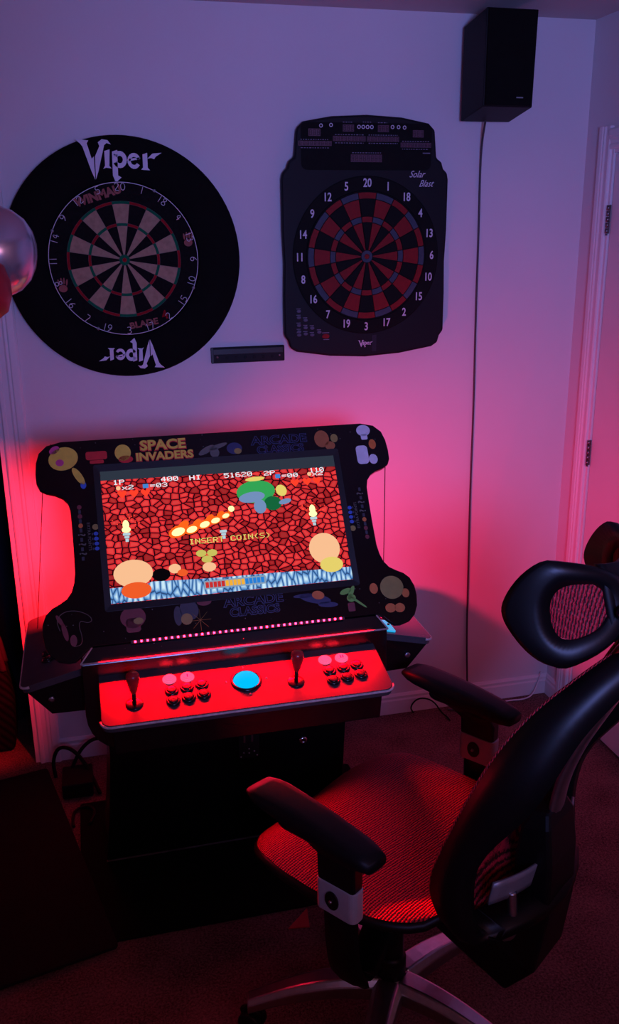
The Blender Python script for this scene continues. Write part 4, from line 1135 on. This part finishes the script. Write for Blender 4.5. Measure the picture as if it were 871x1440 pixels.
for s in (-1, 1):
    g = MB(); g.tube([(s * .035, -.496, 1.10), (s * .048, -.492, 1.15), (s * .052, -.478, 1.19)], .012, 8, sx=.8, sy=1.4, side=(1, 0, 0)); g.lathe([(.012, 0), (.012, .010), (.006, .014), (0, .014)], 14, frame((s * .060, -.478, 1.19), (0, 1, 0), (0, 0, s), (s, 0, 0))); g.build('tilt_arm', M_cb, hbk)
    g = MB(); g.lathe([(.005, 0), (.004, .003), (0, .003)], 10, frame((s * .074, -.478, 1.19), (0, 1, 0), (0, 0, s), (s, 0, 0))); g.build('bolt', M_chrome, hbk)

# ------------------------------------------------------------------ floor: mat, rug, small things
g = MB(); g.prism(rrect(-.135, -.940, .78, -.30, .01), .0002, .0052)
tag(g.build('floor_mat', mat('rubber_mat', (10, 10, 11), rough=0.9, var=0.2, bump=0.1, bscale=400, spec=0.1)), 'thin black rubber mat lying under the arcade machine', 'mat')
d1, d2 = Vector((-.2216, .9751, 0)), Vector((-.9751, -.2216, 0))
g = MB(frame((-.040, -.969, .0056), -d2, d1, (0, 0, 1)))
g.prism(rrect(-1.35, 0, 0, .925, .012), 0, .009)
rug = g.build('rug', mat('rug_weave', (30, 20, 28), rough=0.95, var=0.3, scale=220, bump=0.5, bscale=500, spec=0.1), bevel=.003)
tag(rug, 'dark flat rug lying at the left of the arcade machine', 'rug')
g = MB(); g.add([(.405, -1.010, .006), (.462, -1.018, .006), (.470, -.958, .014), (.405, -1.010, .009), (.462, -1.018, .009), (.470, -.958, .017)], [(2, 1, 0), (3, 4, 5), (0, 1, 4, 3), (1, 2, 5, 4), (2, 0, 3, 5)])  # patch of red light on the carpet, built as a thin red piece
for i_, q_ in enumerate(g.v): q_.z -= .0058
tag(g.build('red_lit_patch', mat('red_light_tint', (190, 40, 52), rough=0.6, var=0.1)), 'small three-cornered piece on the floor, coloured as red-lit carpet, beneath the chair seat', 'lit_patch')
# cables and adapter behind the machine's left side
pw = thing('power_adapter', 'black power adapter box on the carpet below the left side deck', 'adapter', (-.13, -.20, 0))
g = MB(); g.box((-.19, -.26, .001), (-.09, -.14, .055)); g.build('case', M_matte, pw, world=True, bevel=.006)
g = MB(); g.box((-.178, -.262, .02), (-.150, -.258, .036)); g.build('socket', M_cab, pw, world=True)
g = MB(); g.tube(smooth_path([(-.215, -.125, .006), (-.222, -.11, .06), (-.20, -.11, .115), (-.155, -.13, .115), (-.115, -.16, .075), (-.09, -.20, .03), (-.07, -.26, .008)], 3), .0065, 8)
tag(g.build('power_cable', M_cable), 'black power cable arching in front of the baseboard, the larger loop', 'cable')
g = MB(); g.tube(smooth_path([(-.175, -.17, .006), (-.155, -.15, .06), (-.115, -.12, .115), (-.06, -.11, .135), (0.0, -.15, .12), (.06, -.25, .008)], 3), .0065, 8)
tag(g.build('power_cable', M_cable), 'black power cable rising behind the pedestal, crossing the looped one', 'cable')
g = MB(); g.tube(smooth_path([(-.155, -.42, .008), (-.160, -.38, .008), (-.15, -.33, .008), (-.11, -.32, .0105), (-.085, -.36, .0105), (-.105, -.42, .0105)], 2), .005, 8)
tag(g.build('loose_cable', M_cable), 'loose black cable end lying on the carpet beside the rug', 'cable')

# ------------------------------------------------------------------ closet contents at the left edge
g = MB(); g.grid(lambda u, v: (-1.06 + .76 * u, .30 + .03 * sin(u * 46) + .008 * sin(u * 17 + v * 3), .03 + 1.97 * v), 120, 6)
tag(g.build('closet_curtain', mat('navy_curtain', (20, 22, 40), rough=0.9, var=0.2, scale=20), solid=.004), 'dark navy curtain hanging inside the closet opening at the left', 'curtain')
bag = thing('striped_bag', 'dark striped bag with looped handles standing in the closet opening', 'bag', (-.40, .16, 0))
def stripe_mat():
    m = mat('striped_cloth', (60, 44, 70), rough=0.9, var=0.0, spec=0.1)
    nt = m.node_tree; b = nt.nodes['Principled BSDF']; tc = nt.nodes.new('ShaderNodeTexCoord'); wv = nt.nodes.new('ShaderNodeTexWave'); wv.bands_direction = 'DIAGONAL'; wv.inputs['Scale'].default_value = 18
    nt.links.new(tc.outputs['Object'], wv.inputs['Vector']); r = nt.nodes.new('ShaderNodeValToRGB'); r.color_ramp.elements[0].color = lin((3, 2, 4)) + (1,); r.color_ramp.elements[1].color = lin((24, 16, 28)) + (1,)
    nt.links.new(wv.outputs['Fac'], r.inputs[0]); nt.links.new(r.outputs[0], b.inputs['Base Color']); return m
g = MB(); g.loft([[(-.57, .09, .002), (-.36, .09, .002), (-.36, .24, .002), (-.57, .24, .002)], [(-.59, .07, .20), (-.345, .07, .20), (-.345, .255, .20), (-.59, .255, .20)], [(-.57, .10, .33), (-.365, .10, .33), (-.365, .22, .33), (-.57, .22, .33)]], smooth=False)
g.build('sack', stripe_mat(), bag, world=True, bevel=.02, seg=3)
for y in (.10, .18):
    g = MB(); g.tube(smooth_path([(-.50, y, .32), (-.49, y, .43), (-.44, y, .475), (-.39, y, .45), (-.37, y, .32)], 2), .009, 6, sx=1.4, sy=.5); g.build('handle', mat('bag_strap', (40, 22, 30), rough=0.8), bag, world=True)

# ------------------------------------------------------------------ lamp at the left edge, close to the camera
lp_ = thing('clamp_lamp', 'floor lamp at the left edge with a silver dome and a red rounded housing', 'lamp', (-.56, -1.33, 0))
M_redh = mat('lamp_red', (150, 18, 30), rough=0.35, var=0.05)
LC = Vector((-.148, -1.302, 1.766))
fl_ = frame(LC, (0, -1, 0), Vector((.12, 0, 1)), Vector((1, 0, -.12)))
g = MB(WM[lp_.name].inverted() @ fl_)
g.lathe([(.075, -.02), (.077, -.006), (.0755, .02), (.070, .042), (.058, .062), (.040, .076), (.020, .083), (0, .085)], 36)
g.build('dome', mat('dome_metal', (196, 190, 204), rough=0.22, metal=0.85, var=0.06, scale=12), lp_)
g = MB(WM[lp_.name].inverted() @ fl_); g.lathe([(.074, .012), (.0775, .014), (.0775, .020), (.074, .022)], 36, cap=False); g.build('dome_band', M_chrome, lp_)
g = MB(WM[lp_.name].inverted()); 
g.lathe([(0, -.055), (.03, -.052), (.052, -.036), (.060, -.010), (.060, .010), (.052, .036), (.03, .052), (0, .055)], 28, frame((-.166, -1.375, 1.708), (1, 0, 0), (0, -1, .1), (0, .1, 1)))
g.build('housing', M_redh, lp_)
g = MB(WM[lp_.name].inverted()); g.tube([(-.56, -1.33, .02), (-.56, -1.33, 1.72)], .010, 10); g.build('pole', M_black, lp_)
g = MB(WM[lp_.name].inverted()); g.tube([(-.56, -1.33, 1.71), (-.30, -1.33, 1.735), (-.20, -1.345, 1.725)], .009, 8); g.tube([(-.30, -1.33, 1.735), (-.17, -1.305, 1.768)], .009, 8); g.build('arm', M_black, lp_)
g = MB(WM[lp_.name].inverted()); g.lathe([(.12, .0), (.12, .012), (.10, .02), (.02, .028), (0, .028)], 32, T(-.56, -1.33, .016)); g.build('foot', M_black, lp_)
